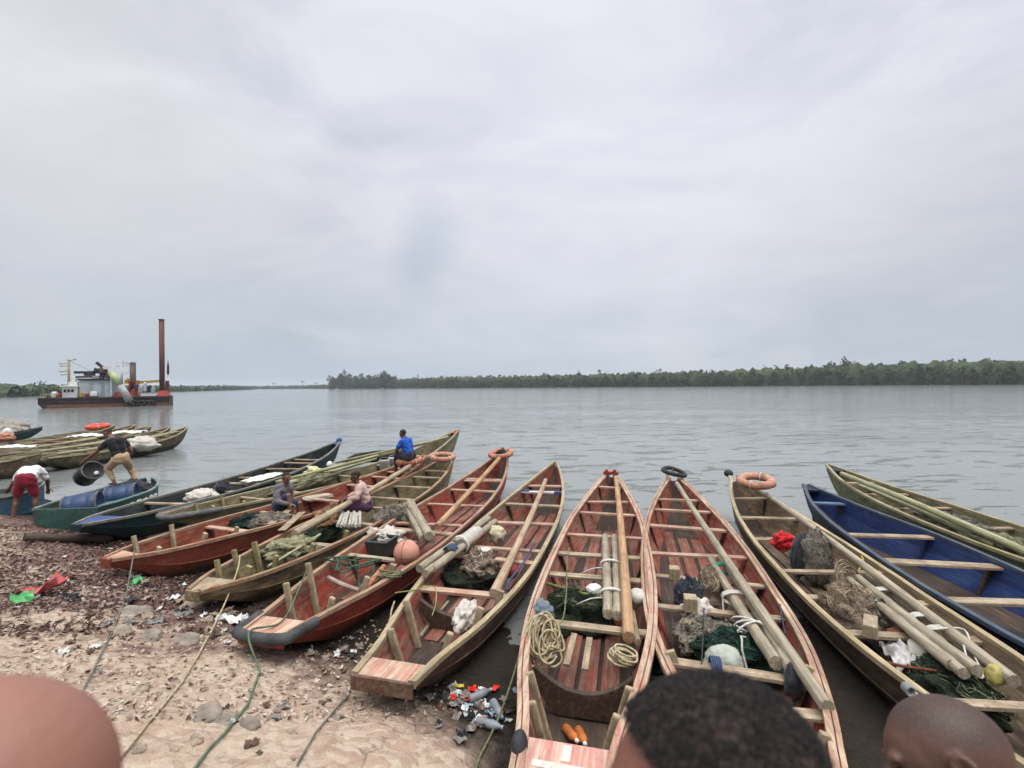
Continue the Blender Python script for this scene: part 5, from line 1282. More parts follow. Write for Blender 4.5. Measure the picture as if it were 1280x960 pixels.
def drum(label, c, ax, r, L, mt, ringm, name='plastic_drum', cap=True):
    root = empty(name, c); tag(root, label, 'drum', 'drums in the green skiff'); q = V((0,0,1)).rotation_difference(V(ax).normalized()).to_matrix()
    mb = MB(); mb.lathe([(0,-L/2),(r*.88,-L/2),(r*.97,-L/2+.03),(r,-L*.25),(r*.96,-L*.22),(r,-L*.18),(r,L*.18),(r*.96,L*.22),(r,L*.25),(r*.97,L/2-.03),(r*.88,L/2),(r*.85,L/2-.02),(0,L/2-.02)], q, seg=28); mb.build('body', mt, root)
    for z in (-L/2+.02, L/2-.02):
        mb = MB(); mb.torus(q @ V((0,0,z)), r*.95, .022, q, 30, 8); mb.build('rim', ringm, root)
    if cap:
        mb = MB(); mb.lathe([(0,L/2-.02),(.05,L/2-.02),(.05,L/2+.015),(0,L/2+.015)], q, q @ V((r*.45,0,0)), 12); mb.build('bung', WHITEP, root)
c1 = M1 @ V((L1*.20, .05, .42)); c2 = M1 @ V((L1*.56, -.12, .42))
axd = M1.to_3x3() @ V((.35, -1, .12))
drum('blue drum lying in the stern of the green skiff, left one', c1, axd, .30, .62, DRB, RUBBERG)
drum('blue drum lying amidships in the green skiff under the standing man', c2, axd, .29, .60, DRB, RUBBERG)
heap('dark grey tarp and engine parts in the fore part of the green skiff', BLACKC, M1 @ V((L1*.80, .05, .42)), (.40,.34,.26), 0, .3, name='tarp', cat='tarp')
# standing man with his black drum
fL, fR = c2 + V((.05,-.10,.30)), None
base = M1 @ V((L1*.60, 0, .62)); base.z = .70
J = dict(pel=(0,-.10,.66), che=(-.06,.03,1.07), nk=(-.11,.11,1.19), hd=(-.15,.19,1.29), shL=(-.23,.04,1.07), shR=(.11,.04,1.10), hipL=(-.09,-.08,.64), hipR=(.09,-.08,.64),
    knL=(-.14,.22,.40), knR=(.30,.14,.36), anL=(-.08,.04,.08), anR=(.38,.0,-.02), toeL=(-.12,.17,.03), toeR=(.44,.12,-.07), elL=(-.38,.22,.85), elR=(.24,-.06,.84), haL=(-.52,.44,.66), haR=(.22,.05,.58))
pm = at_y(149, 606, at_z(149, 606, .62).y); base = V((pm.x, pm.y, .62))
person('man in a black T-shirt and khaki trousers crouching on the skiff with a black drum', base, math.radians(62), J, SK2, M_cloth('black_shirt', (.016,.016,.018)), M_cloth('khaki_trousers', (.50,.35,.20)), HAIRB, None, look=(-.5,.8,-.5), headup=(-.1,.3,1), sleeve=.4, leg=1.75)
mb = MB()
pr = at_y(137, 561, base.y-.26)
WLOGO = M_plain('white_print', (.7,.7,.7), .7, .05, 5, 0, dirt=0)
cd = at_y(111, 592, base.y-.05)
drum('black drum being lifted over the side of the green skiff', cd, (.85,-.45,.45), .23, .52, M_plain('black_drum_plastic', (.022,.022,.024), .5, .2, 5, .1, dirt=.25), RUBBERG)

# --- onlookers close to the camera
def onlooker(label, top, yaw, height, skin, shirt, pants, hairm, hair, look, headup, tilt=0.0):
    """top: world point of the crown; the figure stands below it"""
    z0 = top.z - height
    J = dict(pel=(0,0,.94), che=(0,.01,1.30), nk=(0,.015,1.46), hd=(0,.055+tilt,1.60), shL=(-.18,.0,1.40), shR=(.18,.0,1.40), hipL=(-.09,0,.92), hipR=(.09,0,.92),
        knL=(-.10,.03,.50), knR=(.10,.03,.50), anL=(-.11,-.02,.08), anR=(.11,-.02,.08), toeL=(-.13,.12,.03), toeR=(.13,.12,.03), elL=(-.25,-.02,1.12), elR=(.25,-.02,1.12), haL=(-.26,.10,.88), haR=(.26,.10,.88))
    J = {k: V(p)*(height/1.712) for k, p in J.items()}
    off = Matrix.Rotation(yaw, 3, 'Z') @ V((0, J['hd'].y-.012, 0))
    loc = V((top.x-off.x, top.y-off.y, z0))
    return person(label, loc, yaw, J, skin, shirt, pants, hairm, None, .0048, look, headup, hair=hair, fine=True, palm=((1,0,0),(-1,0,0)), curl=.35, leg=1.9, sleeve=.45), loc, J
def stubble_skin(name, col, height):
    m = M_skin(name, col, .3); t = NT(m.node_tree); b = t.n['Principled BSDF']
    k = height/1.712; f, u, r, M = head_frame((0,1,-.35), (.60,.35,1)); hd = V((0,.055,1.60))*k
    tc = t.new('ShaderNodeTexCoord').outputs['Object']
    def dot(vec, off):
        n = t.new('ShaderNodeVectorMath', operation='DOT_PRODUCT'); t.link(tc, n.inputs[0]); n.inputs[1].default_value = vec; return t.math('ADD', n.outputs['Value'], off)
    cu = t.math('MULTIPLY', dot(u, -u.dot(hd)-.028), 12.0); cf = t.math('MULTIPLY', dot(f, -f.dot(hd)+.012), 10.6)
    hgt = t.math('SUBTRACT', cu, t.math('MULTIPLY', t.math('MAXIMUM', cf, -.25), .62))
    hgt = t.math('ADD', hgt, t.math('MULTIPLY', t.math('SUBTRACT', t.noise(tc, 60, 3), .5), .35))
    mask = t.ramp(hgt, [(.0, 0), (.32, 1)])
    v = t.new('ShaderNodeTexVoronoi'); v.inputs['Scale'].default_value = 420; t.link(tc, v.inputs['Vector'])
    st = t.mix(t.ramp(v.outputs['Distance'], [(.25, 0), (.7, .8)]), (.020,.014,.012), (.085,.050,.038))
    old = b.inputs['Base Color'].links[0].from_socket
    t.link(t.mix(t.math('MULTIPLY', mask, .85), old, st), b.inputs['Base Color']); b.inputs['Roughness'].default_value = .55
    return m
def top_at(px, py, y): return at_y(px, py, y)
HAIRG = M_hair('greying_short_hair', (.020,.017,.017), (.085,.055,.045), .52, 260)
SHAVE = M_hair('shaved_scalp', (.045,.028,.023), (.12,.068,.052), .50, 420)
T6 = top_at(900, 870, .44)
p6, l6, J6 = onlooker('onlooker with short black hair, head filling the bottom right of centre', T6, math.radians(96), 1.74, M_skin('face_skin', (.20,.085,.058), .3), M_cloth('olive_shirt', (.10,.10,.06)), M_cloth('black_trousers', (.02,.02,.025)), HAIRG, None, (0,1,-.30), (0,.3,1))
T7 = top_at(1196, 880, .88)
SKHEAD = stubble_skin('shaven_head_skin', (.095,.048,.034), 1.76)
p7, l7, J7 = onlooker('onlooker with a closely shaved dark head at the bottom right corner', T7, math.radians(72), 1.76, SKHEAD, M_cloth('blue_grey_shirt', (.09,.12,.16)), M_cloth('grey_trousers', (.06,.06,.06)), SHAVE, None, (0,1,-.35), (.60,.35,1))
T8 = top_at(-66, 866, .29)
p8, l8, J8 = onlooker('bald onlooker with lighter brown skin, head cut by the bottom left corner', T8, math.radians(105), 1.72, SK3, M_cloth('rust_shirt', (.3,.1,.06)), M_cloth('denim', (.05,.07,.13)), HAIRB, None, (0,1,-.3), (0,.3,1))
def scalp(root, J, hairm, k, curls, look, headup, seed=1, thick=1.075):
    """hair cap that follows the skull with a low hairline; curls are thousands of small tufts on it"""
    f, u, r, M = head_frame(look, headup); hd = J['hd']
    c = hd - f*.012 + u*.028
    def line(w): return (.22 + 1.0*max(w.y+.05, 0)) if w.y > -.25 else -.42
    mb = MB(); mb.ell(c, V((.074,.094,.082))*thick, M, 64, 44, keep=lambda w: w.z > line(w) , disp=lambda w: 1+.006*noise.noise(w*9))
    h = mb.build('hair', hairm, root); s = h.modifiers.new('solid', 'SOLIDIFY'); s.thickness = .005; s.offset = -1
    if curls:
        rc = random.Random(seed); mb = MB()
        for i in range(curls):
            w = V((rc.gauss(0,1), rc.gauss(0,1), rc.gauss(0,1))).normalized()
            if w.z < line(w)-.02+.05*rc.random(): continue
            p = c + M @ V((w.x*.074*thick, w.y*.094*thick, w.z*.082*thick)); n = (M @ V((w.x/.074, w.y/.094, w.z/.082))).normalized(); x, y = perp(n)
            a0 = rc.uniform(0, 6.28); pts = []; rad = rc.uniform(.0012, .0026)
            for q in range(6):
                a = a0 + q*1.25; pts.append(p + n*(q*.0011*rc.uniform(.7, 1.3) - .001) + (x*math.cos(a)+y*math.sin(a))*rad)
            mb.tube(pts, .00042, 3)
        mb.build('hair_curls', CURLM, h)
CURLM = M_plain('curl_black', (.022,.019,.018), .6, .3, 40, 0, dirt=0, spec=.4)
scalp(p6, J6, HAIRG, 1, 15000, (0,1,-.30), (0,.3,1), 2, 1.10)
# ------------------------------------------------------------------ dredger
dsc = .1317; dsx = .1075; DO = at_y(47, 510.5, 79.0); DO.z = 0
dr = empty('dredger', DO, math.radians(30)); tag(dr, 'dredging barge with a tall rust-brown spud and pale machinery at the left', 'dredger')
def dp(px, py, y=0): return V(((px-47)*dsx, y, (510.5-py)*dsc*(1+.1*(px-47)/165)))
HB = M_paint('black_hull_plate', (.022,.022,.024), (.10,.06,.045), .25, 'X', .4, seed=70, fine=.12); RUST = M_paint('rust_band', (.15,.062,.038), (.22,.12,.08), .4, 'X', .3, seed=71, fine=.12)
RUSTP = M_paint('rust_brown_spud', (.115,.045,.035), (.17,.075,.05), .4, 'Z', .3, seed=72, fine=.2); GREYS = M_paint('grey_brown_spud', (.115,.095,.085), (.17,.11,.08), .4, 'Z', .3, seed=73, fine=.2)
WPT = M_plain('white_ship_paint', (.66,.66,.63), .5, .12, .8, 0, dirt=.35); GPT = M_plain('pale_grey_ship_paint', (.42,.47,.50), .5, .12, .8, 0, dirt=.3); REDP = M_plain('red_ship_paint', (.36,.035,.025), .6, .3, 1, 0, dirt=.5)
YLP = M_plain('yellow_boom_paint', (.58,.34,.05), .5, .2, 1, 0, dirt=.25); DKS = M_plain('dark_steel', (.045,.047,.05), .6, .3, 1, 0, dirt=.2); MSTP = M_plain('mast_ochre', (.40,.31,.15), .6, .2, 1, 0); GCH = M_plain('chute_green', (.36,.43,.22), .6, .2, 1, 0); GCG = M_plain('chute_grey', (.34,.35,.36), .6, .2, 1, 0, dirt=.35); GLS = M_plain('dark_window', (.02,.025,.03), .15, .1, 1, 0, dirt=0)
def db(name, x0, y0, x1, y1, d0, d1, mt, par=None, bev=.05):
    mb = MB(); a, c = dp(x0, y1, d0), dp(x1, y0, d1); mb.box((a+c)/2, c-a); return mb.build(name, mt, par or dr, bevel=bev)
# raked pontoon
mb = MB(); L = (212-47)*dsx; W_ = 6.2
prof = [(0.0,.72),(1.0,-.5),(L,-.5),(L,1.75),(0,1.75)]
lo = [(x,0,z) for x,z in prof]; hi = [(x,W_,z) for x,z in prof]
mb.add(lo+hi, [(0,1,2,3,4),(9,8,7,6,5)]+[(i,i+5,(i+1)%5+5,(i+1)%5) for i in range(5)]); mb.build('hull', HB, dr, bevel=.05)
mb = MB(); mb.box(((.9+L)/2+.15, -.02, .26), (L-1.0, .06, .62)); mb.build('boot_stripe', RUST, dr)
mb = MB(); mb.box((L/2, -.05, 1.62), (L+.1, .10, .16)); mb.build('rubbing_strake', DKS, dr)
for k, x in enumerate((166, 174, 182, 188)):
    mb = MB(); c = dp(x, 507, -.25); mb.torus(c, .42, .17, rotm(math.pi/2, 0, 0), 20, 8); mb.build('tyre_fender', RUBBER, dr)
def mast(px, ytop, ybot, bars, mt, y=3):
    mb = MB(); mb.tube([dp(px, ybot, y), dp(px, ytop, y)], [.24, .12], 8); mb.build('mast', mt, dr); m_ = bpy.context.scene.objects
    for (yy, x0, x1) in bars:
        mb = MB(); mb.tube([dp(x0, yy+.6, y), dp(x1, yy-.6, y)], .075, 6); mb.box(dp(x0, yy+.2, y), (.3,.25,.16)); mb.box(dp(x1, yy-.6, y), (.3,.25,.16)); mb.build('crossbar', mt, dr)
mast(79, 449, 494, [(449.8,79,87),(454,69,80),(457,70,80),(464,69,80),(468,71,80),(486,70,80)], MSTP, 2)
mast(142.5, 452, 488, [(452.5,136,143),(455,143,151),(458,136,151),(466,143,151),(469,143,150)], WPT, 4)
w1_ = db('wheelhouse', 74, 484, 92, 498, .6, 3.6, WPT)
for x in (76, 80.5, 85): 
    mb = MB(); mb.box(dp(x+1.2, 489, .57), (.34, .06, .5)); mb.build('window', GLS, w1_)
db('wheelhouse_roof', 72, 482.5, 93.5, 484, .3, 3.9, WPT); db('funnel', 82.5, 471, 88.5, 482.5, 1.4, 2.4, WPT); db('upper_cabin', 80, 478, 91, 482.4, 1.2, 3.2, WPT, None)
db('engine_housing', 92.5, 476, 137, 498, 1.2, 5.8, GPT); db('housing_roof', 91.5, 474.6, 138, 475.9, .9, 6.1, DKS)
for x in (99, 106, 113, 120): db('louvre_door', x, 480, x+4.5, 496, 1.14, 1.20, GPT if x % 2 else M_plain('door_grey', (.33,.37,.40), .5), None, .02)
db('housing_post', 133, 474, 135.2, 497, .5, .9, WPT)
for (y0, x0, x1) in [(465.6,86,116),(468.5,98,112),(471.4,86,122)]:
    mb = MB(); mb.tube([dp(x0,y0,1.8), dp(x1,y0+.4,1.8)], .22 if y0 < 470 else .16, 8); mb.build('hoist_pipe', DKS, dr)
rd = random.Random(4)
for k in range(10):
    x, y = rd.uniform(108, 132), rd.uniform(462, 474); mb = MB(); mb.box(dp(x, y, rd.uniform(.8, 3)), (rd.uniform(.5, 1.5), rd.uniform(.4, 1.2), rd.uniform(.4, 1.0)), rotm(0, rd.uniform(-.4,.4), 0)); mb.build('hoist_machinery', [DKS, GREYS, GCG][k % 3], dr, bevel=.05)
mb = MB(); mb.bar(dp(114,453.5,1.4), dp(124,462,1.6), .45, .45, (0,1,0)); mb.build('crane_tip', DKS, dr)
mb = MB(); mb.bar(dp(122,461,1.5), dp(133,460,1.6), .5, .4, (0,1,0)); mb.build('crane_jib', WPT, dr)
mb = MB(); mb.tube([dp(134,466,.2), dp(147,484,-.3)], [.50,.55], 14); mb.build('chute_upper', GCH, dr)
mb = MB(); mb.tube([dp(147,484,-.3), dp(160,504,-.8)], [.55,.62], 14); mb.build('chute_lower', GCG, dr)
mb = MB(); mb.torus(dp(162,505.6,-.9), .52, .20, rotm(0, .9, 0), 20, 8); mb.build('chute_flange', DKS, dr)
mb = MB(); mb.bar(dp(146,478.6,4.6), dp(166,480,4.6), .7, .85, (0,1,0)); mb.bar(dp(166.1,480,4.6), dp(201,478.4,4.6), .45, .42, (0,1,0)); mb.build('boom', YLP, dr)
mb = MB(); mb.bar(dp(149,474.6,4.6), dp(156,478.5,4.6), .3, .3, (0,1,0)); mb.build('boom_strut', YLP, dr)
mb = MB(); mb.tube([dp(159.5,498,2.6), dp(159.5,455.5,2.6)], .46, 18); s_ = mb.build('short_spud', GREYS, dr); mb = MB(); mb.tube([dp(159.5,455.4,2.6), dp(159.5,452.6,2.6)], [.50,.22], 18); mb.build('spud_cap', GCG, s_)
mb = MB(); mb.tube([dp(200,500,2.2), dp(200,400.6,2.2)], .43, 20); s_ = mb.build('tall_spud', RUSTP, dr); mb = MB(); mb.tube([dp(200,400.5,2.2), dp(200,399.4,2.2)], .50, 20); mb.build('spud_cap', DKS, s_)
mb = MB(); mb.tube([dp(207.5,497,3.4), dp(207.5,470,3.4)], .10, 8); mb.build('aerial_post', WPT, dr); mb = MB(); mb.tube([dp(207.5,470,3.4), dp(207.5,460,3.4), dp(207.5,451.5,3.4)], [.20,.19,.03], 8); mb.build('aerial_tip', RUSTP, dr)
for (x0, x1, y0) in [(133,147,492),(154,169,489),(192,212,491.5)]:
    mb = MB(); a, c = dp(x0, 498, 1.0), dp(x1, y0, 4.2); q = .6
    vs = [(a.x,1.0,1.75),(c.x,1.0,1.75),(c.x,4.2,1.75),(a.x,4.2,1.75),(a.x+q,1.5,c.z),(c.x-q,1.5,c.z),(c.x-q,3.7,c.z),(a.x+q,3.7,c.z)]
    mb.add(vs, [(0,1,5,4),(1,2,6,5),(2,3,7,6),(3,0,4,7),(4,5,6,7)]); mb.build('spud_carrier', REDP, dr, bevel=.04)
db('carrier_frame', 155, 478, 157.3, 492, 1.6, 2.2, REDP); db('carrier_frame', 162, 478, 164.3, 492, 1.6, 2.2, REDP); db('carrier_frame', 204, 479, 209, 493, 2.6, 3.6, RUSTP)
for (x, y, w, h, mt) in [(167,488,5,9,DKS),(172,490,6,7,GCG),(178,487,4,10,GPT),(183,489.5,6,8,DKS),(188,491,5,6,GCG),(112,494,9,5,WPT),(126,491,4,9,WPT),(104,495,6,4,REDP),(63,494,7,6,WPT),(69,495,6,4,REDP),(57,496,6,3,DKS),(96,494.5,4,5,YLP),(150,494,5,5,RUSTP)]:
    mb = MB(); c = dp(x, y, rd.uniform(.8, 2)); mb.box(c, (w*dsx, rd.uniform(.6, 1.2), h*dsc)); mb.tube([c+V((-w*dsx*.4,0,h*dsc*.45)), c+V((w*dsx*.4,0,h*dsc*.45))], .3*h*dsc, 10); mb.build('deck_winch', mt, dr, bevel=.03)
for k in range(7):
    x = 50+3.2*k; mb = MB(); mb.tube([dp(x,498,.2), dp(x,492.5,.2)], .035, 5); mb.build('rail_post', MSTP, dr)
mb = MB(); mb.tube([dp(50,492.5,.2), dp(69.4,492.5,.2)], .035, 5); mb.build('hand_rail', MSTP, dr)
# wires from the mast
mb = MB(); mb.tube([dp(79,450,2), dp(110,466,1.8)], .025, 4); mb.build('stay_wire', DKS, dr)
mb = MB(); mb.tube([dp(142.5,453,4), dp(159,456,2.8)], .025, 4); mb.build('stay_wire', DKS, dr)
# ------------------------------------------------------------------ river
m, t, b = material('river_water')
pos = t.new('ShaderNodeNewGeometry').outputs['Position']
a1 = t.noise(t.mapping(pos, (.55, 1.5, 1), rot=(0, 0, .12)), 1.0, 5, .60, .5)
a2 = t.noise(t.mapping(pos, (1.6, 4.2, 1), rot=(0, 0, -.2)), 1.0, 3, .55, .3)
a3 = t.noise(t.mapping(pos, (.035, .11, 1), rot=(0, 0, .1)), 1.0, 3, .5)
h = t.math('ADD', t.ramp(a1, [(.57, 0), (.82, 1)]), t.math('MULTIPLY', a2, .10))
h = t.math('MULTIPLY', h, t.ramp(a3, [(.38, .35), (.62, 1.1)]))
setc(t, b, t.mix(t.noise(pos, .05, 3), (.165,.18,.178), (.195,.205,.197)), .10, .5)
b.inputs['IOR'].default_value = 1.33
t.link(t.bump(h, .85, .30), b.inputs['Normal'])
mb = MB(); S = 4200
mb.add([(-S,-S,0),(S,-S,0),(S,S,0),(-S,S,0)], [(0,1,2,3)])
kind(mb.build('river_water', m), 'structure')

# ------------------------------------------------------------------ far shores and forest
def leafmat(name, a, c2, trans=.15):
    m, t, b = material(name)
    pos = t.new('ShaderNodeNewGeometry')
    n = t.noise(pos.outputs['Position'], .16, 3); n2 = t.noise(pos.outputs['Position'], 1.3, 2)
    rnd = pos.outputs['Random Per Island']
    c = t.mix(t.ramp(n, [(.35, 0), (.65, 1)]), a, c2)
    c = t.mix(t.ramp(rnd, [(0, 0), (1, .55)]), c, [x*1.7 for x in c2])
    setc(t, b, c, .65, .25)
    return m
LEAF = leafmat('mangrove_leaf', (.012,.025,.008), (.034,.050,.014))
LEAFD = leafmat('dark_leaf', (.016,.032,.016), (.030,.050,.022))
LEAFP = leafmat('palm_leaf', (.03,.05,.02), (.06,.08,.035))
BARK = M_plain('grey_bark', (.10,.085,.065), .9, .3, 2, .3, .05)
def leaf_quad(mb, p, s, rr):
    d = V((rr.gauss(0,1), rr.gauss(0,1), rr.gauss(0,.7))).normalized(); x, y = perp(d)
    k = rr.uniform(.6, 1.1); x, y = x*s*k, y*s*rr.uniform(.5, .9)
    mb.add([p-x-y*.3, p-y, p+x+y*.2, p+y], [(0,1,2,3)])
def crown(mb, c, r, hgt, n, s, rr, lobes=5):
    L = [(V((rr.uniform(-.6,.6)*r, rr.uniform(-.6,.6)*r, rr.uniform(-.35,.42)*hgt)), rr.uniform(.35,.62)) for _ in range(lobes)]
    for i in range(n):
        lc, lr = L[i % lobes]
        u = V((rr.gauss(0,1), rr.gauss(0,1), rr.gauss(0,1))).normalized() * (rr.uniform(.25, 1)**.45)
        leaf_quad(mb, c + lc + V((u.x*r*lr, u.y*r*lr, u.z*hgt*.5*lr*1.3)), s, rr)
rr = random.Random(3)
def core(mb, a, c, nrm, ha, hc, back, rr):
    """the dense inside of the wood: an uneven leafy bank behind the front crowns"""
    L = (c-a).length; n = max(int(L/2.2), 4); d = (c-a)/n; vs = []
    for i in range(n+1):
        h = ha + (hc-ha)*i/n; p = a + d*i
        for (off, zz) in ((0, -.3), (1.2, .34), (3, .58), (5.5, .80), (10, .92), (16, .6)):
            q = p + nrm*(back*.25+off); q = q + nrm*(1.3*noise.noise(q*.35+V((0,0,zz*9))))
            vs.append(q + V((0, 0, h*zz*(1+.28*noise.noise(q*.23) + .16*noise.noise(q*.9)))))
    mb.add(vs, [(i*6+j, (i+1)*6+j, (i+1)*6+j+1, i*6+j+1) for i in range(n) for j in range(5)])
shoreP = [((-1000,1500),9,0),((-800,1420),9,.4),((-560,1250),9,.5),((-330,1020),11,.7),((-215,860),14,1),((-190,815),17,1),((-95,700),17,1),((0,620),16,1),((105,530),15.5,1),((195,450),15.5,1),((270,400),18.5,1.0),((320,300),17,1),((350,215),15,1),((395,120),15,1)]
fo = MB(); land = MB()
for i in range(len(shoreP)-1):
    (a, ha, da), (c, hc, dc) = shoreP[i], shoreP[i+1]
    a, c = V((*a, 0)), V((*c, 0)); L = (c-a).length; dirn = (c-a).normalized(); nrm = V((-dirn.y, dirn.x, 0))
    if nrm.y < 0: nrm = -nrm
    if a.y > 1000: step = 9.0
    else: step = 2.9
    k = 0.0
    while k < L:
        u = k/L; base = a + dirn*k; h = ha + (hc-ha)*u
        far = base.length
        for row in range(3):
            p = base + nrm*(row*5 + rr.uniform(0, 4)) + dirn*rr.uniform(-3, 3)
            hh = h*rr.uniform(.66, 1.0)*(.72 + .14*row)
            if rr.random() < .06 and row == 2: hh *= 1.22
            rad = rr.uniform(3.0, 4.6)*(1.5 if far > 900 else 1)
            q = 105 if far < 520 else (70 if far < 850 else 40)
            sz = .95 if far < 520 else (1.3 if far < 850 else 2.0)
            if row == 0: crown(fo, p + V((0, 0, hh*.48)), rad*.9, hh*.95, q, sz, rr)
            else: crown(fo, p + V((0, 0, hh*.66)), rad, hh*.66, q, sz, rr)
        k += step*rr.uniform(.8, 1.2)
    w = 500
    core(fo, a - dirn*5, c + dirn*5, nrm, ha, hc, 5.0, rr)
    land.add([a+V((0,0,-.5))-nrm*2, c+V((0,0,-.5))-nrm*2, c+V((0,0,.5))+nrm*6, a+V((0,0,.5))+nrm*6, c+V((0,0,2.5))+nrm*w, a+V((0,0,2.5))+nrm*w], [(0,1,2,3),(3,2,4,5)])
kind(fo.build('mangrove_forest', LEAF), 'stuff')
kind(land.build('far_shore_land', M_plain('forest_floor', (.04,.045,.025), .95, .3, .2, 0)), 'structure')
# left bank
fo = MB(); land = MB()
lb = [((-420,150),9),((-300,190),7.5),((-238,220),6.6),((-246,262),6.5),((-300,360),6.5),((-380,560),7),((-470,820),8),((-640,1200),8)]
for i in range(len(lb)-1):
    (a, ha), (c, hc) = lb[i], lb[i+1]; a, c = V((*a, 0)), V((*c, 0)); L = (c-a).length; dirn = (c-a).normalized(); nrm = V((-dirn.y, dirn.x, 0))
    if nrm.x > 0: nrm = -nrm
    k = 0.0
    while k < L:
        u = k/L; base = a+dirn*k; h = ha+(hc-ha)*u
        for row in range(3):
            p = base + nrm*(row*5 + rr.uniform(0, 4)); hh = h*rr.uniform(.7, 1.05)*(.75+.12*row)
            crown(fo, p + V((0,0,hh*.5)), rr.uniform(2.2, 3.4), hh, 80 if base.length < 400 else 40, .6 if base.length < 400 else 1.1, rr)
        k += 4.2*rr.uniform(.8, 1.2) * (1 if base.length < 400 else 1.8)
    core(fo, a - dirn*4, c + dirn*4, nrm, ha, hc, 4.0, rr)
    land.add([a+V((0,0,-.5))-nrm*2, c+V((0,0,-.5))-nrm*2, c+V((0,0,.5))+nrm*5, a+V((0,0,.5))+nrm*5, c+V((0,0,2))+nrm*200, a+V((0,0,2))+nrm*200], [(0,1,2,3),(3,2,4,5)])
kind(fo.build('riverbank_thicket', LEAFD), 'stuff')
kind(land.build('near_bank_land', M_plain('bank_soil', (.05,.05,.03), .95, .3, .2, 0)), 'structure')
# individual trees
def tree(label, p, h, r, mat, group, n=260, sz=1.1, low=.25, lobes=9):
    root = empty('broadleaf_tree', p); tag(root, label, 'tree', group)
    mb = MB(); mb.tube([(0,0,-.5),(.2,.1,h*.3),(.1,.3,h*.62)], [r*.07, r*.055, r*.03], 6)
    for k in range(4):
        a = k*1.6+rr.random(); mb.tube([(.15,.15,h*(.35+.06*k)), (math.cos(a)*r*.4, math.sin(a)*r*.4, h*(.6+.05*k))], [r*.03, r*.012], 5)
    mb.build('trunk', BARK, root)
    mb = MB(); crown(mb, V((0,0,h*(low+1)/2)), r, h*(1-low), n, sz, rr, lobes)
    sd = rr.uniform(0, 90)
    for q in range(3): mb.ell((rr.uniform(-.25,.25)*r, rr.uniform(-.25,.25)*r, h*((low+1)/2 + rr.uniform(-.10,.06))), (r*.55, r*.55, h*(1-low)*.34), seg=14, rings=9, disp=lambda u: 1+.45*noise.noise(u*2.6+V((sd+q*7,0,0))))
    mb.build('crown', mat, root)
nm = ['at the left end','second from the left','third from the left','left of the middle','in the middle','right of the middle','third from the right','second from the right','at the right end']
for k in range(9):
    px = 417 + k*9.2; hpx = [17,20,22,20,19.5,18,20,21,17][k]
    P = at_y(px, 485, 835 - k*6); dist = P.y
    tree('tall dark tree of the far dense stand, ' + nm[k], (P.x, P.y, .3), hpx/600*dist*.86, 10.5, LEAFD, 'tall dark trees on the far point', 520, 1.9, -.06)
for k, (px, d, h, lab) in enumerate([(1041,418,19.5,'tall rounded tree rising above the mangroves, left of a close pair'),(1060,415,21.5,'tallest tree above the mangroves on the right bank'),
      (1140,372,17.5,'bushy tree just above the mangrove line right of the tallest one'),(940,436,15.5,'tree crown standing out above the mangroves left of the tall pair'),(1232,318,16.5,'spreading tree above the mangroves near the right edge'),
      (700,582,16.5,'lone taller tree above the middle of the far mangrove line'),(662,605,16.5,'small pointed tree above the far mangroves near the centre of the river')]):
    P = at_y(px, 482, d + 8)
    tree(lab, (P.x, P.y, .5), h*.97, 3.6 if d > 350 else 4.2, LEAF, 'taller trees above the mangroves', 240, .85, .42, 6)
def palm(label, p, h):
    root = empty('palm_tree', p); tag(root, label, 'palm', 'palms on the low far shore')
    mb = MB(); mb.tube([(0,0,0),(.4,0,h*.5),(.3,.2,h)], [.5,.4,.35], 6); mb.build('trunk', BARK, root)
    mb = MB()
    for k in range(16):
        a = k*.39+.1; e = rr.uniform(-.1, .8); pts = [V((.3,.2,h))]
        for q in range(1, 6):
            s = q/5*h*.32; pts.append(V((.3+math.cos(a)*s*math.cos(e), .2+math.sin(a)*s*math.cos(e), h + s*math.sin(e) - (q/5)**2*h*.16)))
        for q in range(5):
            d = (pts[q+1]-pts[q]).normalized(); sd = d.cross(V((0,0,1))).normalized()*h*.035
            mb.add([pts[q]-sd, pts[q]+sd-V((0,0,.3)), pts[q+1]+sd-V((0,0,.3)), pts[q+1]-sd], [(0,1,2,3)])
    mb.build('crown', LEAFP, root)
for px, h, lab in ((378, 15, 'palm with a round crown left of the dark stand on the far point'), (395, 12, 'shorter palm directly beside the dark tree stand'), (342, 12, 'lone low palm on the low shore well left of the dark stand')):
    P = at_y(px, 485, 1010); palm(lab, (P.x, P.y, 1), h)

# ------------------------------------------------------------------ air
HZ = True
if HZ:
    mb = MB(); mb.box((0, 900, 16.5), (4400, 4400, 40)); 
    m = bpy.data.materials.new('river_haze'); m.use_nodes = True; nt = m.node_tree
    nt.nodes.remove(nt.nodes['Principled BSDF']); v = nt.nodes.new('ShaderNodeVolumePrincipled')
    v.inputs['Color'].default_value = (.86,.92,1,1); v.inputs['Density'].default_value = .00017; v.inputs['Anisotropy'].default_value = .2
    nt.links.new(v.outputs[0], nt.nodes['Material Output'].inputs['Volume'])
    kind(mb.build('haze', m), 'stuff')

# ------------------------------------------------------------------ sky and light
world = bpy.data.worlds.new('World'); scene.world = world; world.use_nodes = True
t = NT(world.node_tree); bg = t.n['Background']
dirv = t.new('ShaderNodeTexCoord').outputs['Generated']
sep = t.new('ShaderNodeSeparateXYZ'); t.link(dirv, sep.inputs[0]); zc = sep.outputs['Z']; xc = sep.outputs['X']
sky = t.new('ShaderNodeTexSky', sky_type='NISHITA'); sky.sun_disc = False
SUN_EL, SUN_AZ = math.radians(72), math.radians(150)      # azimuth measured clockwise from +Y
sky.sun_elevation = SUN_EL; sky.sun_rotation = SUN_AZ; sky.air_density = 1; sky.dust_density = 3
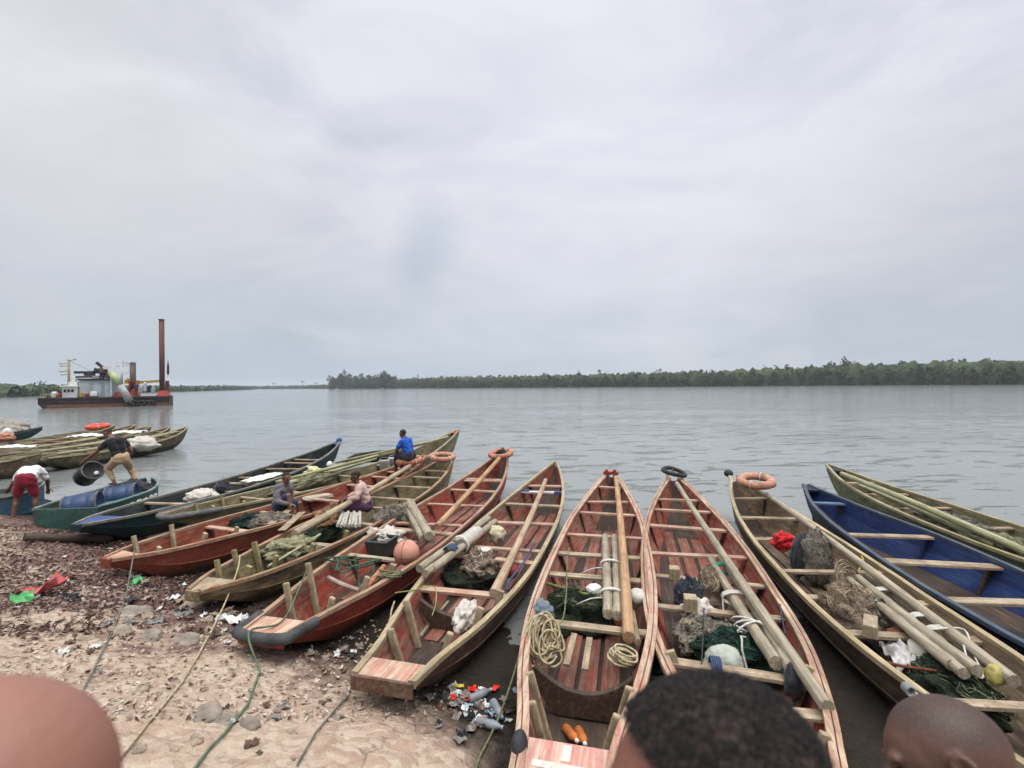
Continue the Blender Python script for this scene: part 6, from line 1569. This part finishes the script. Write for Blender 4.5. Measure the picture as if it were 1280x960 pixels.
# overcast cloud sheet: radiance by height, in the units of the sky node
cs = t.ramp(zc, [(0, (.41,.478,.555)), (.05, (.43,.495,.565)), (.16, (.485,.525,.58)), (.30, (.60,.60,.655)), (.45, (.66,.665,.735)), (.64, (.70,.70,.76)), (.88, (1.05,1.04,1.03))])
flat = t.mapping(dirv, (1.0, 1.0, 2.6))
w1 = t.noise(flat, 1.7, 7, .58, .8); w2 = t.noise(t.mapping(dirv, (1, 1, 3.2), rot=(0, .35, .3)), 3.6, 6, .55, .5)
br = t.math('ADD', t.math('MULTIPLY', t.math('SUBTRACT', w1, .5), .20), t.math('MULTIPLY', t.math('SUBTRACT', w2, .5), .12))
# clouds thin out: bluer where thinner
thin = t.ramp(w1, [(.36, .7), (.58, 0)])
cs = t.mix(t.math('MULTIPLY', thin, t.ramp(zc, [(.0, .2), (.2, 1)])), cs, (.44,.49,.56))
def blob(px, py, r, soft=1.0):
    d = ray(px, py).normalized()
    vm = t.new('ShaderNodeVectorMath', operation='DISTANCE'); t.link(dirv, vm.inputs[0]); vm.inputs[1].default_value = d
    dd = t.math('ADD', vm.outputs['Value'], t.math('MULTIPLY', t.math('SUBTRACT', w2, .5), r*1.6))
    return t.ramp(dd, [(0, 1), (r*soft, 0)])
for q_ in ((543, 292, .075), (533, 315, .08), (521, 345, .075)): cs = t.mix(t.math('MULTIPLY', blob(*q_), .9), cs, (.37,.435,.525))
cs = t.mix(t.math('MULTIPLY', blob(620, 400, .32), .35), cs, (.44,.49,.55))
cs = t.mix(t.math('MULTIPLY', blob(60, 400, .55), .4), cs, (.40,.46,.54))
cs = t.mix(t.math('MULTIPLY', blob(40, 130, .42), .55), cs, (.73,.725,.725))
cs = t.mix(t.math('MULTIPLY', blob(1150, 330, .35), .35), cs, (.50,.50,.545))
cs = t.mix(t.math('MULTIPLY', blob(760, 170, .65), .75), cs, (.74,.75,.82))
cs = t.mix(t.math('MULTIPLY', blob(850, 449, .075), .55), cs, (.62,.63,.65))
cs = t.mix(t.math('MULTIPLY', blob(985, 446, .05), .4), cs, (.60,.61,.63))
fac = t.math('ADD', 1.0, br)
cc = t.mix(1.0, cs, fac, 'MULTIPLY')
# the cloud sheet is brightest overhead and behind the camera, where the hidden sun stands
top = t.math('ADD', t.ramp(zc, [(.67, 0), (.97, 1)]), 0.0)
sunb = t.new('ShaderNodeVectorMath', operation='DOT_PRODUCT'); t.link(dirv, sunb.inputs[0])
sd = V((math.sin(SUN_AZ)*math.cos(SUN_EL), math.cos(SUN_AZ)*math.cos(SUN_EL), math.sin(SUN_EL))); sunb.inputs[1].default_value = sd
boost = t.math('ADD', t.math('MULTIPLY', top, 2.0), t.math('MULTIPLY', t.ramp(sunb.outputs['Value'], [(.62, 0), (1, 1)]), .8))
cc = t.mix(1.0, cc, t.math('ADD', 1.0, boost), 'MULTIPLY')
cc = t.mix(1.0, cc, 11.7, 'MULTIPLY')
full = t.mix(.96, sky.outputs['Color'], cc)
t.link(full, bg.inputs['Color']); bg.inputs['Strength'].default_value = .1
sl = bpy.data.lights.new('sun', 'SUN'); so = bpy.data.objects.new('sun', sl); COL.objects.link(so)
sl.energy = 1.3; sl.angle = math.radians(24); sl.color = (1, .95, .88)
so.rotation_euler = (-sd).to_track_quat('-Z', 'Y').to_euler()
vs_ = scene.view_settings; vs_.view_transform = 'Standard'; vs_.look = 'None'; vs_.exposure = 0.0; vs_.gamma = 1; vs_.use_curve_mapping = False
scene.cycles.max_bounces = 6; scene.cycles.volume_bounces = 1; scene.cycles.use_denoising = True
scene.cycles.caustics_reflective = False; scene.cycles.caustics_refractive = False
